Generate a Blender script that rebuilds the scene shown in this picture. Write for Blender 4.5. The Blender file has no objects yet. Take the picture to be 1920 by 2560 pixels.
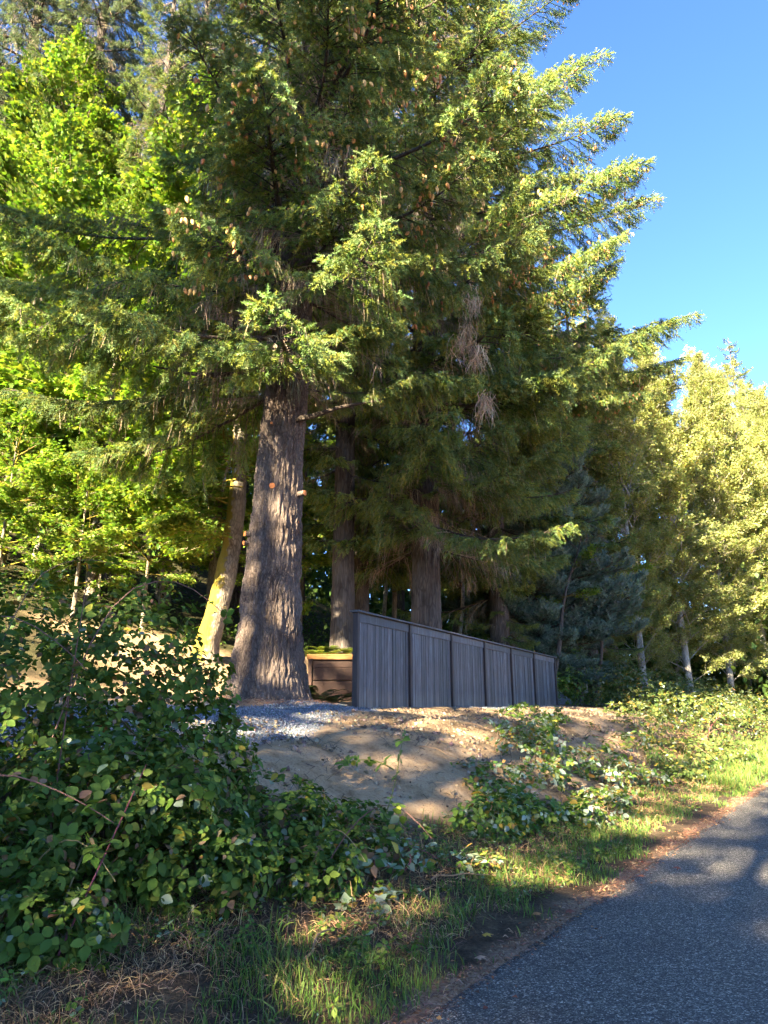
import bpy, math, random
import numpy as np
from mathutils import Vector, Matrix, Euler

R = math.radians
rng = np.random.default_rng(7)
random.seed(7)
scene = bpy.context.scene
COL = scene.collection

# ------------------------------------------------------------------ camera, sky, sun, exposure
cam_d = bpy.data.cameras.new('camera')
cam = bpy.data.objects.new('camera', cam_d)
COL.objects.link(cam)
cam.location = (0, 0, 1.6)
cam.rotation_euler = (R(90 + 15.4), 0, 0)
cam_d.sensor_fit = 'VERTICAL'
cam_d.sensor_height = 24.0
cam_d.lens = 24.0 * 1775 / 2560
cam_d.clip_start = 0.05
cam_d.clip_end = 3000
scene.camera = cam

SUN_AZ = 32.0      # degrees from straight behind the camera towards its left
SUN_EL = 25.0
sun_dir = Vector((-math.sin(R(SUN_AZ)) * math.cos(R(SUN_EL)), -math.cos(R(SUN_AZ)) * math.cos(R(SUN_EL)), math.sin(R(SUN_EL))))
world = bpy.data.worlds.new('World')
scene.world = world
world.use_nodes = True
wt = world.node_tree
sky = wt.nodes.new('ShaderNodeTexSky')
sky.sky_type = 'NISHITA'
sky.sun_disc = False
sky.sun_elevation = R(SUN_EL)
sky.sun_rotation = R(180 + SUN_AZ)
sky.altitude = 1200.0
sky.air_density = 0.75
sky.dust_density = 0.0
sky.ozone_density = 3.0
hsv = wt.nodes.new('ShaderNodeHueSaturation')
hsv.inputs['Saturation'].default_value = 1.12
bg = wt.nodes['Background']
bg.inputs['Strength'].default_value = 0.060
wt.links.new(sky.outputs[0], hsv.inputs['Color'])
tintn = wt.nodes.new('ShaderNodeMix'); tintn.data_type = 'RGBA'; tintn.blend_type = 'MULTIPLY'
tintn.inputs[0].default_value = 1.0; tintn.inputs[7].default_value = (1.0, .93, 1.0, 1)
wt.links.new(hsv.outputs[0], tintn.inputs[6])
wt.links.new(tintn.outputs[2], bg.inputs['Color'])

sd = bpy.data.lights.new('sun', 'SUN')
sd.energy = 5.0
sd.angle = R(0.55)
sd.color = (1.0, 0.88, 0.62)
sun = bpy.data.objects.new('sun', sd)
COL.objects.link(sun)
sun.rotation_euler = (-sun_dir).to_track_quat('-Z', 'Y').to_euler()
sun.location = (-30, -30, 40)

vs = scene.view_settings
vs.view_transform = 'Standard'
vs.look = 'None'
vs.gamma = 1.0
vs.use_curve_mapping = False
vs.exposure = 3.65
cy = scene.cycles
cy.max_bounces = 4
cy.diffuse_bounces = 2
cy.glossy_bounces = 1
cy.transmission_bounces = 2
cy.transparent_max_bounces = 4
cy.caustics_reflective = False
cy.caustics_refractive = False
cy.use_denoising = True
cy.use_adaptive_sampling = True
cy.adaptive_threshold = 0.03
cy.use_light_tree = False

# ------------------------------------------------------------------ noise
def _hash(i, j, k, s):
    h = (i.astype(np.int64) * 374761393 + j.astype(np.int64) * 668265263 + k.astype(np.int64) * 2147483647 + s * 974711) & 0xffffffff
    h = ((h ^ (h >> 13)) * 1274126177) & 0xffffffff
    return ((h ^ (h >> 16)) & 0xffff) / 65535.0

def vnoise(x, y, z=0.0, s=0):
    x, y, z = np.broadcast_arrays(np.asarray(x, float), np.asarray(y, float), np.asarray(z, float))
    i, j, k = np.floor(x), np.floor(y), np.floor(z)
    u, v, w = x - i, y - j, z - k
    u, v, w = u*u*(3-2*u), v*v*(3-2*v), w*w*(3-2*w)
    r = 0
    for a in (0, 1):
        for b in (0, 1):
            for c in (0, 1):
                r = r + _hash(i+a, j+b, k+c, s) * (u if a else 1-u) * (v if b else 1-v) * (w if c else 1-w)
    return r

def fbm(x, y, z=0.0, s=0, o=4):
    r, a, t = 0, 1.0, 0
    for n in range(o):
        r = r + a * vnoise(np.asarray(x)*2**n, np.asarray(y)*2**n, np.asarray(z)*2**n, s+n*17); t += a; a *= .5
    return r / t

def sstep(a, b, x):
    t = np.clip((x-a)/(b-a), 0, 1)
    return t*t*(3-2*t)

# ------------------------------------------------------------------ mesh helpers
class MB:
    """collects faces with a material slot and a per-vertex colour, and links them as one mesh"""
    def __init__(self):
        self.v, self.f3, self.f4, self.t, self.n = [], [], [], [], 0
    def add(self, v, f, m=0, t=(1, 1, 1)):
        v = np.asarray(v, float).reshape(-1, 3); f = np.asarray(f, np.int64)
        if len(f) == 0: return self
        (self.f3 if f.shape[1] == 3 else self.f4).append((f + self.n, np.full(len(f), m) if np.isscalar(m) else m))
        t = np.asarray(t, float)
        self.t.append(np.broadcast_to(t, (len(v), 3)) if t.ndim == 1 else t)
        self.v.append(v); self.n += len(v)
        return self
    def mesh(self, name, mats, smooth=False):
        me = bpy.data.meshes.new(name)
        v = np.concatenate(self.v); t = np.concatenate(self.t)
        f3 = np.concatenate([a for a, _ in self.f3]) if self.f3 else np.zeros((0, 3), np.int64)
        f4 = np.concatenate([a for a, _ in self.f4]) if self.f4 else np.zeros((0, 4), np.int64)
        m3 = np.concatenate([a for _, a in self.f3]) if self.f3 else np.zeros(0)
        m4 = np.concatenate([a for _, a in self.f4]) if self.f4 else np.zeros(0)
        loops = np.concatenate([f3.ravel(), f4.ravel()])
        start = np.concatenate([np.arange(len(f3))*3, len(f3)*3 + np.arange(len(f4))*4])
        me.vertices.add(len(v)); me.vertices.foreach_set('co', v.astype(np.float32).ravel())
        me.loops.add(len(loops)); me.loops.foreach_set('vertex_index', loops.astype(np.int32))
        me.polygons.add(len(start)); me.polygons.foreach_set('loop_start', start.astype(np.int32))
        me.polygons.foreach_set('material_index', np.concatenate([m3, m4]).astype(np.int32))
        me.update(calc_edges=True)
        at = me.color_attributes.new('tint', 'FLOAT_COLOR', 'POINT')
        at.data.foreach_set('color', np.concatenate([t, np.ones((len(t), 1))], 1).astype(np.float32).ravel())
        for mm in (mats if isinstance(mats, (list, tuple)) else [mats]): me.materials.append(mm)
        if smooth: me.polygons.foreach_set('use_smooth', np.ones(len(start), bool))
        return me

def link(name, data, parent=None, loc=(0, 0, 0), rot=(0, 0, 0), sc=(1, 1, 1)):
    o = bpy.data.objects.new(name, data)
    COL.objects.link(o)
    o.location = loc; o.rotation_euler = rot
    o.scale = (sc, sc, sc) if np.isscalar(sc) else sc
    if parent is not None: o.parent = parent
    return o

def tag(o, label, cat, group=None, kind=None):
    o['label'] = label; o['category'] = cat
    if group: o['group'] = group
    if kind: o['kind'] = kind
    return o

def thing(name, label, cat, loc=(0, 0, 0), rz=0, group=None):
    return tag(link(name, None, None, loc, (0, 0, rz)), label, cat, group)

def unit(a):
    return a / np.maximum(np.linalg.norm(a, axis=-1, keepdims=True), 1e-9)

def rvec(n, g=None):
    return unit((g or rng).normal(size=(n, 3)))

def tubes(P, r, sides=4):
    """P (n,k,3) centre lines, r (n,k) radii -> verts, quads"""
    P = np.asarray(P, float); r = np.broadcast_to(np.asarray(r, float), P.shape[:2])
    n, k, _ = P.shape
    T = unit(np.gradient(P, axis=1))
    ref = np.where(np.abs(T[:, :1, 2:3]) > .9, np.array([1., 0, 0]), np.array([0, 0, 1.]))
    S = unit(np.cross(T, np.broadcast_to(ref, T.shape)))
    B = np.cross(S, T)
    a = np.arange(sides) * 2*math.pi/sides
    V = P[:, :, None, :] + r[:, :, None, None] * (np.cos(a)[None, None, :, None]*S[:, :, None, :] + np.sin(a)[None, None, :, None]*B[:, :, None, :])
    i = np.arange(n)[:, None, None]*k*sides + np.arange(k-1)[None, :, None]*sides
    j = np.arange(sides)[None, None, :]; j2 = (j+1) % sides
    F = np.stack([i+j, i+j2, i+sides+j2, i+sides+j], -1).reshape(-1, 4)
    return V.reshape(-1, 3), F

def ribbons(P, w):
    """flat strips with a random twist: cheap twigs, straws and grass blades"""
    P = np.asarray(P, float); n, k, _ = P.shape
    w = np.broadcast_to(np.asarray(w, float), (n, k))
    T = unit(P[:, -1]-P[:, 0]); S = unit(np.cross(T, rvec(n)))[:, None, :]
    V = np.stack([P - S*w[..., None], P + S*w[..., None]], 2).reshape(-1, 3)
    i = np.arange(n)[:, None]*k*2 + np.arange(k-1)[None, :]*2
    F = np.stack([i, i+1, i+3, i+2], -1).reshape(-1, 4)
    return V, F

def place(tv, tf, pos, ydir, nrm, size):
    """copies of a leaf template (y = tip, z = upper face) at pos"""
    tv = np.asarray(tv, float); tf = np.asarray(tf)
    y = unit(ydir); x = unit(np.cross(y, nrm)); z = np.cross(x, y)
    M = np.stack([x, y, z], 1)
    V = np.einsum('ij,njk->nik', tv, M) * np.asarray(size, float).reshape(-1, 1, 1) + pos[:, None, :]
    F = (np.arange(len(pos))[:, None, None]*len(tv) + tf[None]).reshape(-1, tf.shape[1])
    return V.reshape(-1, 3), F

def rept(t, m): return np.repeat(t, m, axis=0)

def tints(n, cols, j=.18, g=None):
    g = g or rng
    c = np.asarray(cols, float)
    t = c[g.integers(0, len(c), n)] * (1 + g.normal(0, j, (n, 1)))
    return np.clip(t * (1 + g.normal(0, j*.35, (n, 3))), .004, .9)

def box(x0, x1, y0, y1, z0, z1):
    v = [(x, y, z) for z in (z0, z1) for x, y in ((x0, y0), (x1, y0), (x1, y1), (x0, y1))]
    f = [(3, 2, 1, 0), (4, 5, 6, 7), (0, 1, 5, 4), (1, 2, 6, 5), (2, 3, 7, 6), (3, 0, 4, 7)]
    return np.array(v, float), np.array(f)

# ------------------------------------------------------------------ materials
def newmat(name):
    m = bpy.data.materials.new(name); m.use_nodes = True
    nt = m.node_tree
    for n in list(nt.nodes): nt.nodes.remove(n)
    out = nt.nodes.new('ShaderNodeOutputMaterial')
    return m, nt, out

def nd(nt, typ, ins=None, **kw):
    n = nt.nodes.new('ShaderNode' + typ)
    for k, v in kw.items(): setattr(n, k, v)
    for k, v in (ins or {}).items():
        if isinstance(v, bpy.types.NodeSocket): nt.links.new(v, n.inputs[k])
        else: n.inputs[k].default_value = v
    return n

def ramp(nt, fac, stops):
    n = nt.nodes.new('ShaderNodeValToRGB'); cr = n.color_ramp
    while len(cr.elements) < len(stops): cr.elements.new(0.5)
    for e, (p, c) in zip(cr.elements, stops):
        e.position = p; e.color = (*c, 1) if len(c) == 3 else c
    nt.links.new(fac, n.inputs[0])
    return n.outputs[0]

def mixc(nt, fac, a, b, mode='MIX'):
    n = nt.nodes.new('ShaderNodeMix'); n.data_type = 'RGBA'; n.blend_type = mode
    for s, v in ((n.inputs[0], fac), (n.inputs[6], a), (n.inputs[7], b)):
        if isinstance(v, bpy.types.NodeSocket): nt.links.new(v, s)
        else: s.default_value = v if np.isscalar(v) else (*v, 1)
    return n.outputs[2]

def leaf_mat(name, trans=.35, gloss=.25, rough=.5, tcol=(1.25, 1.2, .55), vary=.25):
    m, nt, out = newmat(name)
    a = nd(nt, 'Attribute', attribute_name='tint')
    oi = nd(nt, 'ObjectInfo')
    v = nd(nt, 'MapRange', {0: oi.outputs['Random'], 3: 1-vary, 4: 1+vary})
    hs = nd(nt, 'HueSaturation', {'Color': a.outputs['Color'], 'Value': v.outputs[0]})
    p = nd(nt, 'BsdfPrincipled', {'Base Color': hs.outputs[0], 'Roughness': rough, 'Specular IOR Level': gloss})
    tc = mixc(nt, 1.0, hs.outputs[0], tcol, 'MULTIPLY')
    t = nd(nt, 'BsdfTranslucent', {'Color': tc})
    mx = nd(nt, 'MixShader', {0: trans, 1: p.outputs[0], 2: t.outputs[0]})
    nt.links.new(mx.outputs[0], out.inputs[0])
    return m

def bark_mat(name, c0, c1, c2, fz=.16, bump=.6, scale=9.0, moss=None):
    m, nt, out = newmat(name)
    tc = nd(nt, 'TexCoord')
    mp = nd(nt, 'Mapping', {'Vector': tc.outputs['Object'], 'Scale': (1, 1, fz)})
    n1 = nd(nt, 'TexNoise', {'Vector': mp.outputs[0], 'Scale': scale, 'Detail': 8.0, 'Roughness': .62})
    vo = nd(nt, 'TexVoronoi', {'Vector': mp.outputs[0], 'Scale': scale*1.6}, feature='DISTANCE_TO_EDGE')
    col = ramp(nt, n1.outputs[0], [(.3, c0), (.52, c1), (.74, c2)])
    crack = ramp(nt, vo.outputs[0], [(0, (.25, .22, .2)), (.18, (1, 1, 1))])
    col = mixc(nt, .7, col, crack, 'MULTIPLY')
    big = nd(nt, 'TexNoise', {'Vector': tc.outputs['Object'], 'Scale': 1.3, 'Detail': 3.0})
    col = mixc(nt, ramp(nt, big.outputs[0], [(.4, (0, 0, 0)), (.7, (.5, .5, .5))]), col, c2)
    if moss:
        at = nd(nt, 'Attribute', attribute_name='tint')
        n3 = nd(nt, 'TexNoise', {'Vector': tc.outputs['Object'], 'Scale': 7.0, 'Detail': 5.0})
        s = nd(nt, 'SeparateColor', {0: at.outputs['Color']})
        sub = nd(nt, 'Math', {0: s.outputs[0], 1: n3.outputs[0]}, operation='SUBTRACT')
        f = ramp(nt, sub.outputs[0], [(.0, (0, 0, 0)), (.15, (1, 1, 1))])
        col = mixc(nt, f, col, moss)
    h = nd(nt, 'Math', {0: n1.outputs[0], 1: vo.outputs[0]}, operation='ADD')
    b = nd(nt, 'Bump', {'Height': h.outputs[0], 'Strength': bump, 'Distance': .05})
    p = nd(nt, 'BsdfPrincipled', {'Base Color': col, 'Roughness': .9, 'Specular IOR Level': .15, 'Normal': b.outputs[0]})
    nt.links.new(p.outputs[0], out.inputs[0])
    return m

def plain_mat(name, c, rough=.85, var=.3, scale=20, fz=1.0, bump=0.0, useint=False):
    m, nt, out = newmat(name)
    tc = nd(nt, 'TexCoord')
    mp = nd(nt, 'Mapping', {'Vector': tc.outputs['Object'], 'Scale': (1, 1, fz)})
    n1 = nd(nt, 'TexNoise', {'Vector': mp.outputs[0], 'Scale': scale, 'Detail': 5.0})
    base = nd(nt, 'Attribute', attribute_name='tint').outputs['Color'] if useint else c
    k = ramp(nt, n1.outputs[0], [(.3, (1-var,)*3), (.7, (1+var*.6,)*3)])
    col = mixc(nt, 1.0, base, k, 'MULTIPLY')
    p = nd(nt, 'BsdfPrincipled', {'Base Color': col, 'Roughness': rough, 'Specular IOR Level': .25})
    if bump:
        b = nd(nt, 'Bump', {'Height': n1.outputs[0], 'Strength': bump, 'Distance': .02}); nt.links.new(b.outputs[0], p.inputs['Normal'])
    nt.links.new(p.outputs[0], out.inputs[0])
    return m

M_needle = leaf_mat('spruce_needles', .27, .15, .55, (1.05, 1.15, .55))
M_maple = leaf_mat('maple_leaves', .48, .2, .5, (1.18, 1.25, .45), .25)
M_alder = leaf_mat('alder_leaves', .40, .25, .5, (1.3, 1.2, .5), .2)
M_bramble = leaf_mat('bramble_leaves', .30, .15, .55, (1.2, 1.2, .5), .15)
M_grass = leaf_mat('grass_blades', .35, .3, .5, (1.2, 1.2, .6), 0)
M_fern = leaf_mat('fern_fronds', .4, .25, .5, (1.3, 1.2, .45), .15)
M_straw = plain_mat('dry_straw', None, .8, .2, 30, useint=True)
M_twig = plain_mat('dead_twigs', None, .9, .25, 25, useint=True)
M_limb = bark_mat('limb_bark', (.035, .026, .02), (.07, .052, .04), (.12, .095, .075), 1, .5, 14)
M_sbark = bark_mat('spruce_bark', (.062, .042, .033), (.13, .094, .074), (.19, .145, .118), .42, .9, 13)
M_fbark = bark_mat('fir_bark', (.042, .033, .027), (.088, .07, .057), (.14, .112, .092), .16, .8, 9)
M_mbark = bark_mat('mossy_bark', (.10, .075, .052), (.18, .142, .10), (.27, .225, .17), .4, .5, 8, moss=(.165, .125, .02))
M_abark = bark_mat('alder_bark', (.16, .14, .11), (.30, .27, .22), (.44, .41, .36), .5, .4, 8)
M_cone = plain_mat('spruce_cones', None, .6, .2, 40, useint=True)
M_lichen = plain_mat('pale_lichen', (.34, .36, .25), .95, .3, 15)
M_cut = plain_mat('cut_wood', (.50, .17, .05), .8, .25, 30)
M_cane = plain_mat('bramble_canes', None, .7, .25, 30, useint=True)

NEEDLE = [(.135, .175, .030), (.094, .145, .031), (.180, .203, .034), (.114, .172, .058), (.066, .107, .028)]
TIPS = [(.185, .235, .078), (.16, .225, .088), (.24, .248, .05)]
TWIG = [(.27, .20, .125), (.20, .145, .095), (.34, .26, .165)]

# ------------------------------------------------------------------ terrain: s runs along the road, o away from its left edge
DX, DY = .5606, .8281
def bend(s):
    return -.06*np.clip(-4-np.asarray(s, float), 0, 36)**2      # the road curves away behind the viewpoint
def so(x, y):
    s = DX*x + DY*y
    return s, -DY*x + DX*y - 2.289 - bend(s)
def xy(s, o):
    o = o + 2.289 + bend(s)
    return DX*s - DY*o, DY*s + DX*o

def height(x, y, fine=True):
    x, y = np.asarray(x, float), np.asarray(y, float)
    s, o = so(x, y)
    toe = np.interp(s, [0, 3, 6, 10, 20, 40], [2.5, 2.5, 1.5, 1.15, 1.15, 1.0])
    crest = np.interp(s, [0, 7, 12, 20, 40], [4.3, 4.3, 4.2, 4.0, 4.2])
    zc = np.interp(s, [0, 7, 11, 16, 27, 40], [1.10, 1.15, 1.40, 1.42, 1.35, 1.2])
    w = .25*(vnoise(s*.7, o*.7, 0, 5)-.5)
    z = .02 + .15*sstep(.1, 1, o/toe)
    z = z + (zc-.17)*sstep(0, 1, (o+w-toe+.35)/(crest-toe+.35))
    z = z + (1.60-zc)*sstep(0, 1.7, o-crest) + .12*sstep(6, 8.3, o)
    h = np.maximum(o-8.9, 0)
    h2 = np.maximum(o-18, 0)
    hill = .37*(np.sqrt(h*h+1.0)-1.0) + .38*(np.sqrt(h2*h2+9.0)-3.0)
    hill = hill*(1-.45*sstep(24, 50, s))*sstep(-4, 7, s)
    z = z + 34*(1-np.exp(-hill/34))
    xf = -.52 + .52*(y-13.5)
    zone = sstep(17.56, 17.72, y)*sstep(-2.7, -1.85, x)*(1-sstep(-.9, -.4, x-xf))*(1-sstep(26, 34, y))
    z = np.maximum(z, z*(1-zone) + 2.82*zone)
    td = np.hypot(x+2.22, y-13.8)
    z = z + .20*np.exp(-(td/1.05)**2)
    z = z + .10*(fbm(s*.45, o*.45, 0, 3)-.5)*sstep(.2, 1.5, o)
    if fine:
        k = sstep(.4, 1.6, o)
        z = z + k*(.07*(fbm(s*2.2, o*2.2, 0, 9, 3)-.5) + .03*(vnoise(s*9, o*9, 0, 21)-.5))
        ruts = np.maximum(0, vnoise(s*3.2, o*.9, 0, 33)-.62)*.16*sstep(5, 8, s)*(1-sstep(20, 25, s))*sstep(1.4, 2, o)*(1-sstep(4.2, 5, o))
        z = z - ruts
    z = z - .07*(1-sstep(-.25, .02, o))*sstep(-7.2, -6.6, o)
    return z

def sand_mask(s, o):
    n = fbm(s*.8, o*.8, 0, 41, 4)-.5
    lo = np.interp(s, [4, 6.5, 8, 12, 18, 24], [4.6, 2.6, 1.55, 1.75, 2.2, 3.2])
    a = sstep(-.3, .35, o-lo+n*1.6)*sstep(4.6, 6.2, s+n)*(1-sstep(23, 25.5, s+n*3))*(1-sstep(9.5, 11, o+n*2))
    b = sstep(8.3, 9.2, o+n)*(1-sstep(15, 16.5, o+n*3))*(1-sstep(14.2, 15.6, s+n*2))*sstep(9.0, 10.5, s+n*2)
    return np.clip(a+b, 0, 1)

def gravel_mask(s, o):
    n = fbm(s*1.1, o*1.1, 0, 77, 3)-.5
    c = np.interp(s, [-4, 4, 8, 12.5, 16, 30], [5.7, 5.5, 5.5, 6.5, 7.2, 8.6])
    hw = np.interp(s, [-4, 7, 10, 12.5, 30], [1.4, 1.05, .75, .55, .6])
    m = sstep(.12, -.12, np.abs(o-c)-hw+n*.7)
    c2 = np.interp(s, [11, 26], [5.25, 6.9])
    m2 = sstep(.1, -.1, np.abs(o-c2)-.32+n*1.1)*sstep(14.5, 16, s)*(1-sstep(23, 24, s))
    return np.maximum(m, m2)

def axis(segs):
    a = []
    for x0, x1, st in segs: a.append(np.arange(x0, x1, st))
    return np.concatenate(a + [[segs[-1][1]]])
sa = axis([(-700, -60, 40), (-60, -4, 2), (-4, 0, .3), (0, 16, .08), (16, 30, .15), (30, 60, .5), (60, 120, 4), (120, 900, 40)])
oa = axis([(-700, -60, 40), (-60, -8, 4), (-8, -.4, .4), (-.4, 6.5, .08), (6.5, 16, .2), (16, 60, 1.0), (60, 140, 8), (140, 700, 40)])
S, O = np.meshgrid(sa, oa, indexing='ij')
X, Y = xy(S, O)
Z = height(X, Y)
ns, no = S.shape
idx = np.arange(ns*no).reshape(ns, no)
F = np.stack([idx[:-1, :-1], idx[1:, :-1], idx[1:, 1:], idx[:-1, 1:]], -1).reshape(-1, 4)
sm = sand_mask(S, O)*(1-.75*sstep(.55, .72, fbm(S*.9, O*1.6, 0, 131, 4))*sstep(8, 11, S)*(1-sstep(4.5, 6, O)))
lit = (1-sstep(-.02, .2, O + .5*(fbm(S*2, O*2, 0, 51)-.5)))
td = np.hypot(X+2.22, Y-13.8) + .7*(fbm(S*2.5, O*2.5, 0, 53)-.5)
lit = np.maximum(lit, 1-sstep(1.0, 1.6, td))
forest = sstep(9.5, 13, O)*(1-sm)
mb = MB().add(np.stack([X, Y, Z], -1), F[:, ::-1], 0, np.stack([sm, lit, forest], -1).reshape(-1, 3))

m, nt, out = newmat('bare_ground')
tc = nd(nt, 'TexCoord'); at = nd(nt, 'Attribute', attribute_name='tint')
sp = nd(nt, 'SeparateColor', {0: at.outputs['Color']})
n1 = nd(nt, 'TexNoise', {'Vector': tc.outputs['Object'], 'Scale': 3.0, 'Detail': 9.0, 'Roughness': .65})
n2 = nd(nt, 'TexNoise', {'Vector': tc.outputs['Object'], 'Scale': 38.0, 'Detail': 5.0, 'Roughness': .7})
n3 = nd(nt, 'TexVoronoi', {'Vector': tc.outputs['Object'], 'Scale': 26.0})
sandc = ramp(nt, n1.outputs[0], [(.30, (.16, .098, .052)), (.45, (.33, .215, .118)), (.70, (.43, .30, .18))])
sandc = mixc(nt, .55, sandc, ramp(nt, n2.outputs[0], [(.34, (.45, .38, .33)), (.5, (1, 1, 1)), (.75, (1.15, 1.12, 1.08))]), 'MULTIPLY')
soil = ramp(nt, n1.outputs[0], [(.3, (.035, .024, .016)), (.5, (.085, .06, .038)), (.7, (.15, .11, .065))])
soil = mixc(nt, .7, soil, ramp(nt, n2.outputs[0], [(.35, (.4, .35, .3)), (.6, (1.2, 1.1, 1.0))]), 'MULTIPLY')
litc = ramp(nt, n2.outputs[0], [(.3, (.10, .055, .034)), (.5, (.24, .145, .09)), (.7, (.40, .27, .18))])
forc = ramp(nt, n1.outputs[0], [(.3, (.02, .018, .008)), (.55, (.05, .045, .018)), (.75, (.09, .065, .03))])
c = mixc(nt, sp.outputs[0], soil, sandc)
c = mixc(nt, sp.outputs[1], c, litc)
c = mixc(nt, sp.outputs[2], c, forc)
gat = nd(nt, 'Attribute', attribute_name='gravel')
v4 = nd(nt, 'TexVoronoi', {'Vector': tc.outputs['Object'], 'Scale': 45.0})
s4 = nd(nt, 'SeparateColor', {0: v4.outputs['Color']})
c = mixc(nt, gat.outputs['Fac'], c, ramp(nt, s4.outputs[0], [(.1, (.08, .083, .09)), (.6, (.165, .17, .185)), (.95, (.27, .27, .28))]))
hb = nd(nt, 'Math', {0: n2.outputs[0], 1: n1.outputs[0]}, operation='ADD')
b = nd(nt, 'Bump', {'Height': hb.outputs[0], 'Strength': .7, 'Distance': .05})
p = nd(nt, 'BsdfPrincipled', {'Base Color': c, 'Roughness': .95, 'Specular IOR Level': .1, 'Normal': b.outputs[0]})
nt.links.new(p.outputs[0], out.inputs[0])
M_ground = m
gme = mb.mesh('ground', M_ground, True)
ga = gme.color_attributes.new('gravel', 'FLOAT_COLOR', 'POINT')
ga.data.foreach_set('color', np.repeat(gravel_mask(S, O).reshape(-1, 1), 4, 1).astype(np.float32).ravel())
g = link('ground', gme); g['kind'] = 'structure'

# road: chip seal with a ragged left edge
sr = axis([(-300, -10, 10), (-10, 0, .5), (0, 14, .05), (14, 40, .15), (40, 400, 5)])
orr = np.concatenate([[0.0, -.03, -.12, -.5], np.arange(-1, -6.6, -.5), [-6.6, -6.62]])
S, O = np.meshgrid(sr, orr, indexing='ij')
O = O + (np.abs(O) < .6)*(.10*(fbm(S*2.2, 0*S, 0, 61, 4)-.5)+.10*(vnoise(S*.5, 0*S, 0, 62)-.5))*(1-np.abs(O)/.6)
Zr = .012 + .02*sstep(0, -3, O) - .08*((O > -.02 + (np.abs(O) < .6)*0) & (np.arange(len(orr))[None, :] == 0)) - .1*(np.arange(len(orr))[None, :] == len(orr)-1)
X, Y = xy(S, O)
ns, no = S.shape
idx = np.arange(ns*no).reshape(ns, no)
F = np.stack([idx[:-1, :-1], idx[1:, :-1], idx[1:, 1:], idx[:-1, 1:]], -1).reshape(-1, 4)
mb = MB().add(np.stack([X, Y, Zr+0*S], -1), F, 0)
m, nt, out = newmat('chip_seal_asphalt')
tc = nd(nt, 'TexCoord')
v1 = nd(nt, 'TexVoronoi', {'Vector': tc.outputs['Object'], 'Scale': 125.0})
v2 = nd(nt, 'TexVoronoi', {'Vector': tc.outputs['Object'], 'Scale': 48.0})
n1 = nd(nt, 'TexNoise', {'Vector': tc.outputs['Object'], 'Scale': .9, 'Detail': 6.0})
s1 = nd(nt, 'SeparateColor', {0: v1.outputs['Color']}); s2 = nd(nt, 'SeparateColor', {0: v2.outputs['Color']})
c1 = ramp(nt, s1.outputs[0], [(.0, (.034, .029, .025)), (.5, (.085, .074, .064)), (.8, (.17, .152, .13)), (1, (.48, .44, .37))])
c2 = ramp(nt, s2.outputs[0], [(.0, (.5, .5, .5)), (.8, (1, 1, 1)), (1, (1.7, 1.65, 1.6))])
c = mixc(nt, .8, c1, c2, 'MULTIPLY')
c = mixc(nt, 1.0, c, ramp(nt, n1.outputs[0], [(.3, (.8, .78, .78)), (.7, (1.25, 1.22, 1.18))]), 'MULTIPLY')
b = nd(nt, 'Bump', {'Height': v1.outputs['Distance'], 'Strength': .9, 'Distance': .012}); b.invert = True
p = nd(nt, 'BsdfPrincipled', {'Base Color': c, 'Roughness': .7, 'Specular IOR Level': .35, 'Normal': b.outputs[0]})
nt.links.new(p.outputs[0], out.inputs[0])
road = link('road', mb.mesh('road', m, True)); road['kind'] = 'structure'

# crushed rock on the bank
def stones(n, size, cols, pos):
    tv = np.array([(1, 0, 0), (-1, 0, 0), (0, 1, 0), (0, -1, 0), (0, 0, .8), (0, 0, -.8)], float)
    tf = np.array([(0, 2, 4), (2, 1, 4), (1, 3, 4), (3, 0, 4), (2, 0, 5), (1, 2, 5), (3, 1, 5), (0, 3, 5)])
    V, F = place(tv, tf, pos, rvec(n), rvec(n), size)
    V = V + rng.normal(0, .22, V.shape)*np.repeat(size, 6)[:, None]
    return V, F, rept(tints(n, cols, .22), 6)
n = 90000
s_ = rng.uniform(1.5, 24.5, n); o_ = rng.uniform(4, 8.4, n)
k = (gravel_mask(s_, o_) > rng.uniform(.2, 1, n)) & (rng.uniform(0, 1, n) < np.interp(s_, [1, 10, 25], [1, 1, .5]))
s_, o_ = s_[k][:20000], o_[k][:20000]
x_, y_ = xy(s_, o_)
pos = np.stack([x_, y_, height(x_, y_)+.006], -1)
V, F, t = stones(len(pos), rng.uniform(.007, .017, len(pos)), [(.19, .195, .21), (.14, .145, .16), (.25, .255, .265), (.10, .105, .115)], pos)
M_stone = plain_mat('crushed_rock', None, .85, .15, 60, useint=True)
o = link('gravel', MB().add(V, F, 0, t).mesh('gravel', M_stone)); o['kind'] = 'stuff'; o['label'] = 'bluish grey crushed gravel spread on the bank before the big trunk'; o['category'] = 'gravel'

# ------------------------------------------------------------------ stained board fence on the bank
m, nt, out = newmat('grey_stained_boards')
tc = nd(nt, 'TexCoord'); oi = nd(nt, 'ObjectInfo')
of = nd(nt, 'VectorMath', {0: tc.outputs['Object'], 1: (0, 0, 0)}, operation='ADD')
cmb = nd(nt, 'CombineXYZ', {0: oi.outputs['Random'], 1: oi.outputs['Random'], 2: oi.outputs['Random']})
scl = nd(nt, 'VectorMath', {0: cmb.outputs[0], 'Scale': 37.0}, operation='SCALE')
nt.links.new(scl.outputs[0], of.inputs[1])
mp = nd(nt, 'Mapping', {'Vector': of.outputs[0], 'Scale': (1, 1, .09)})
n1 = nd(nt, 'TexNoise', {'Vector': mp.outputs[0], 'Scale': 26.0, 'Detail': 8.0, 'Roughness': .7, 'Distortion': .6})
mp2 = nd(nt, 'Mapping', {'Vector': of.outputs[0], 'Scale': (1, 1, .3)})
n2 = nd(nt, 'TexNoise', {'Vector': mp2.outputs[0], 'Scale': 6.0, 'Detail': 4.0})
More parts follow.
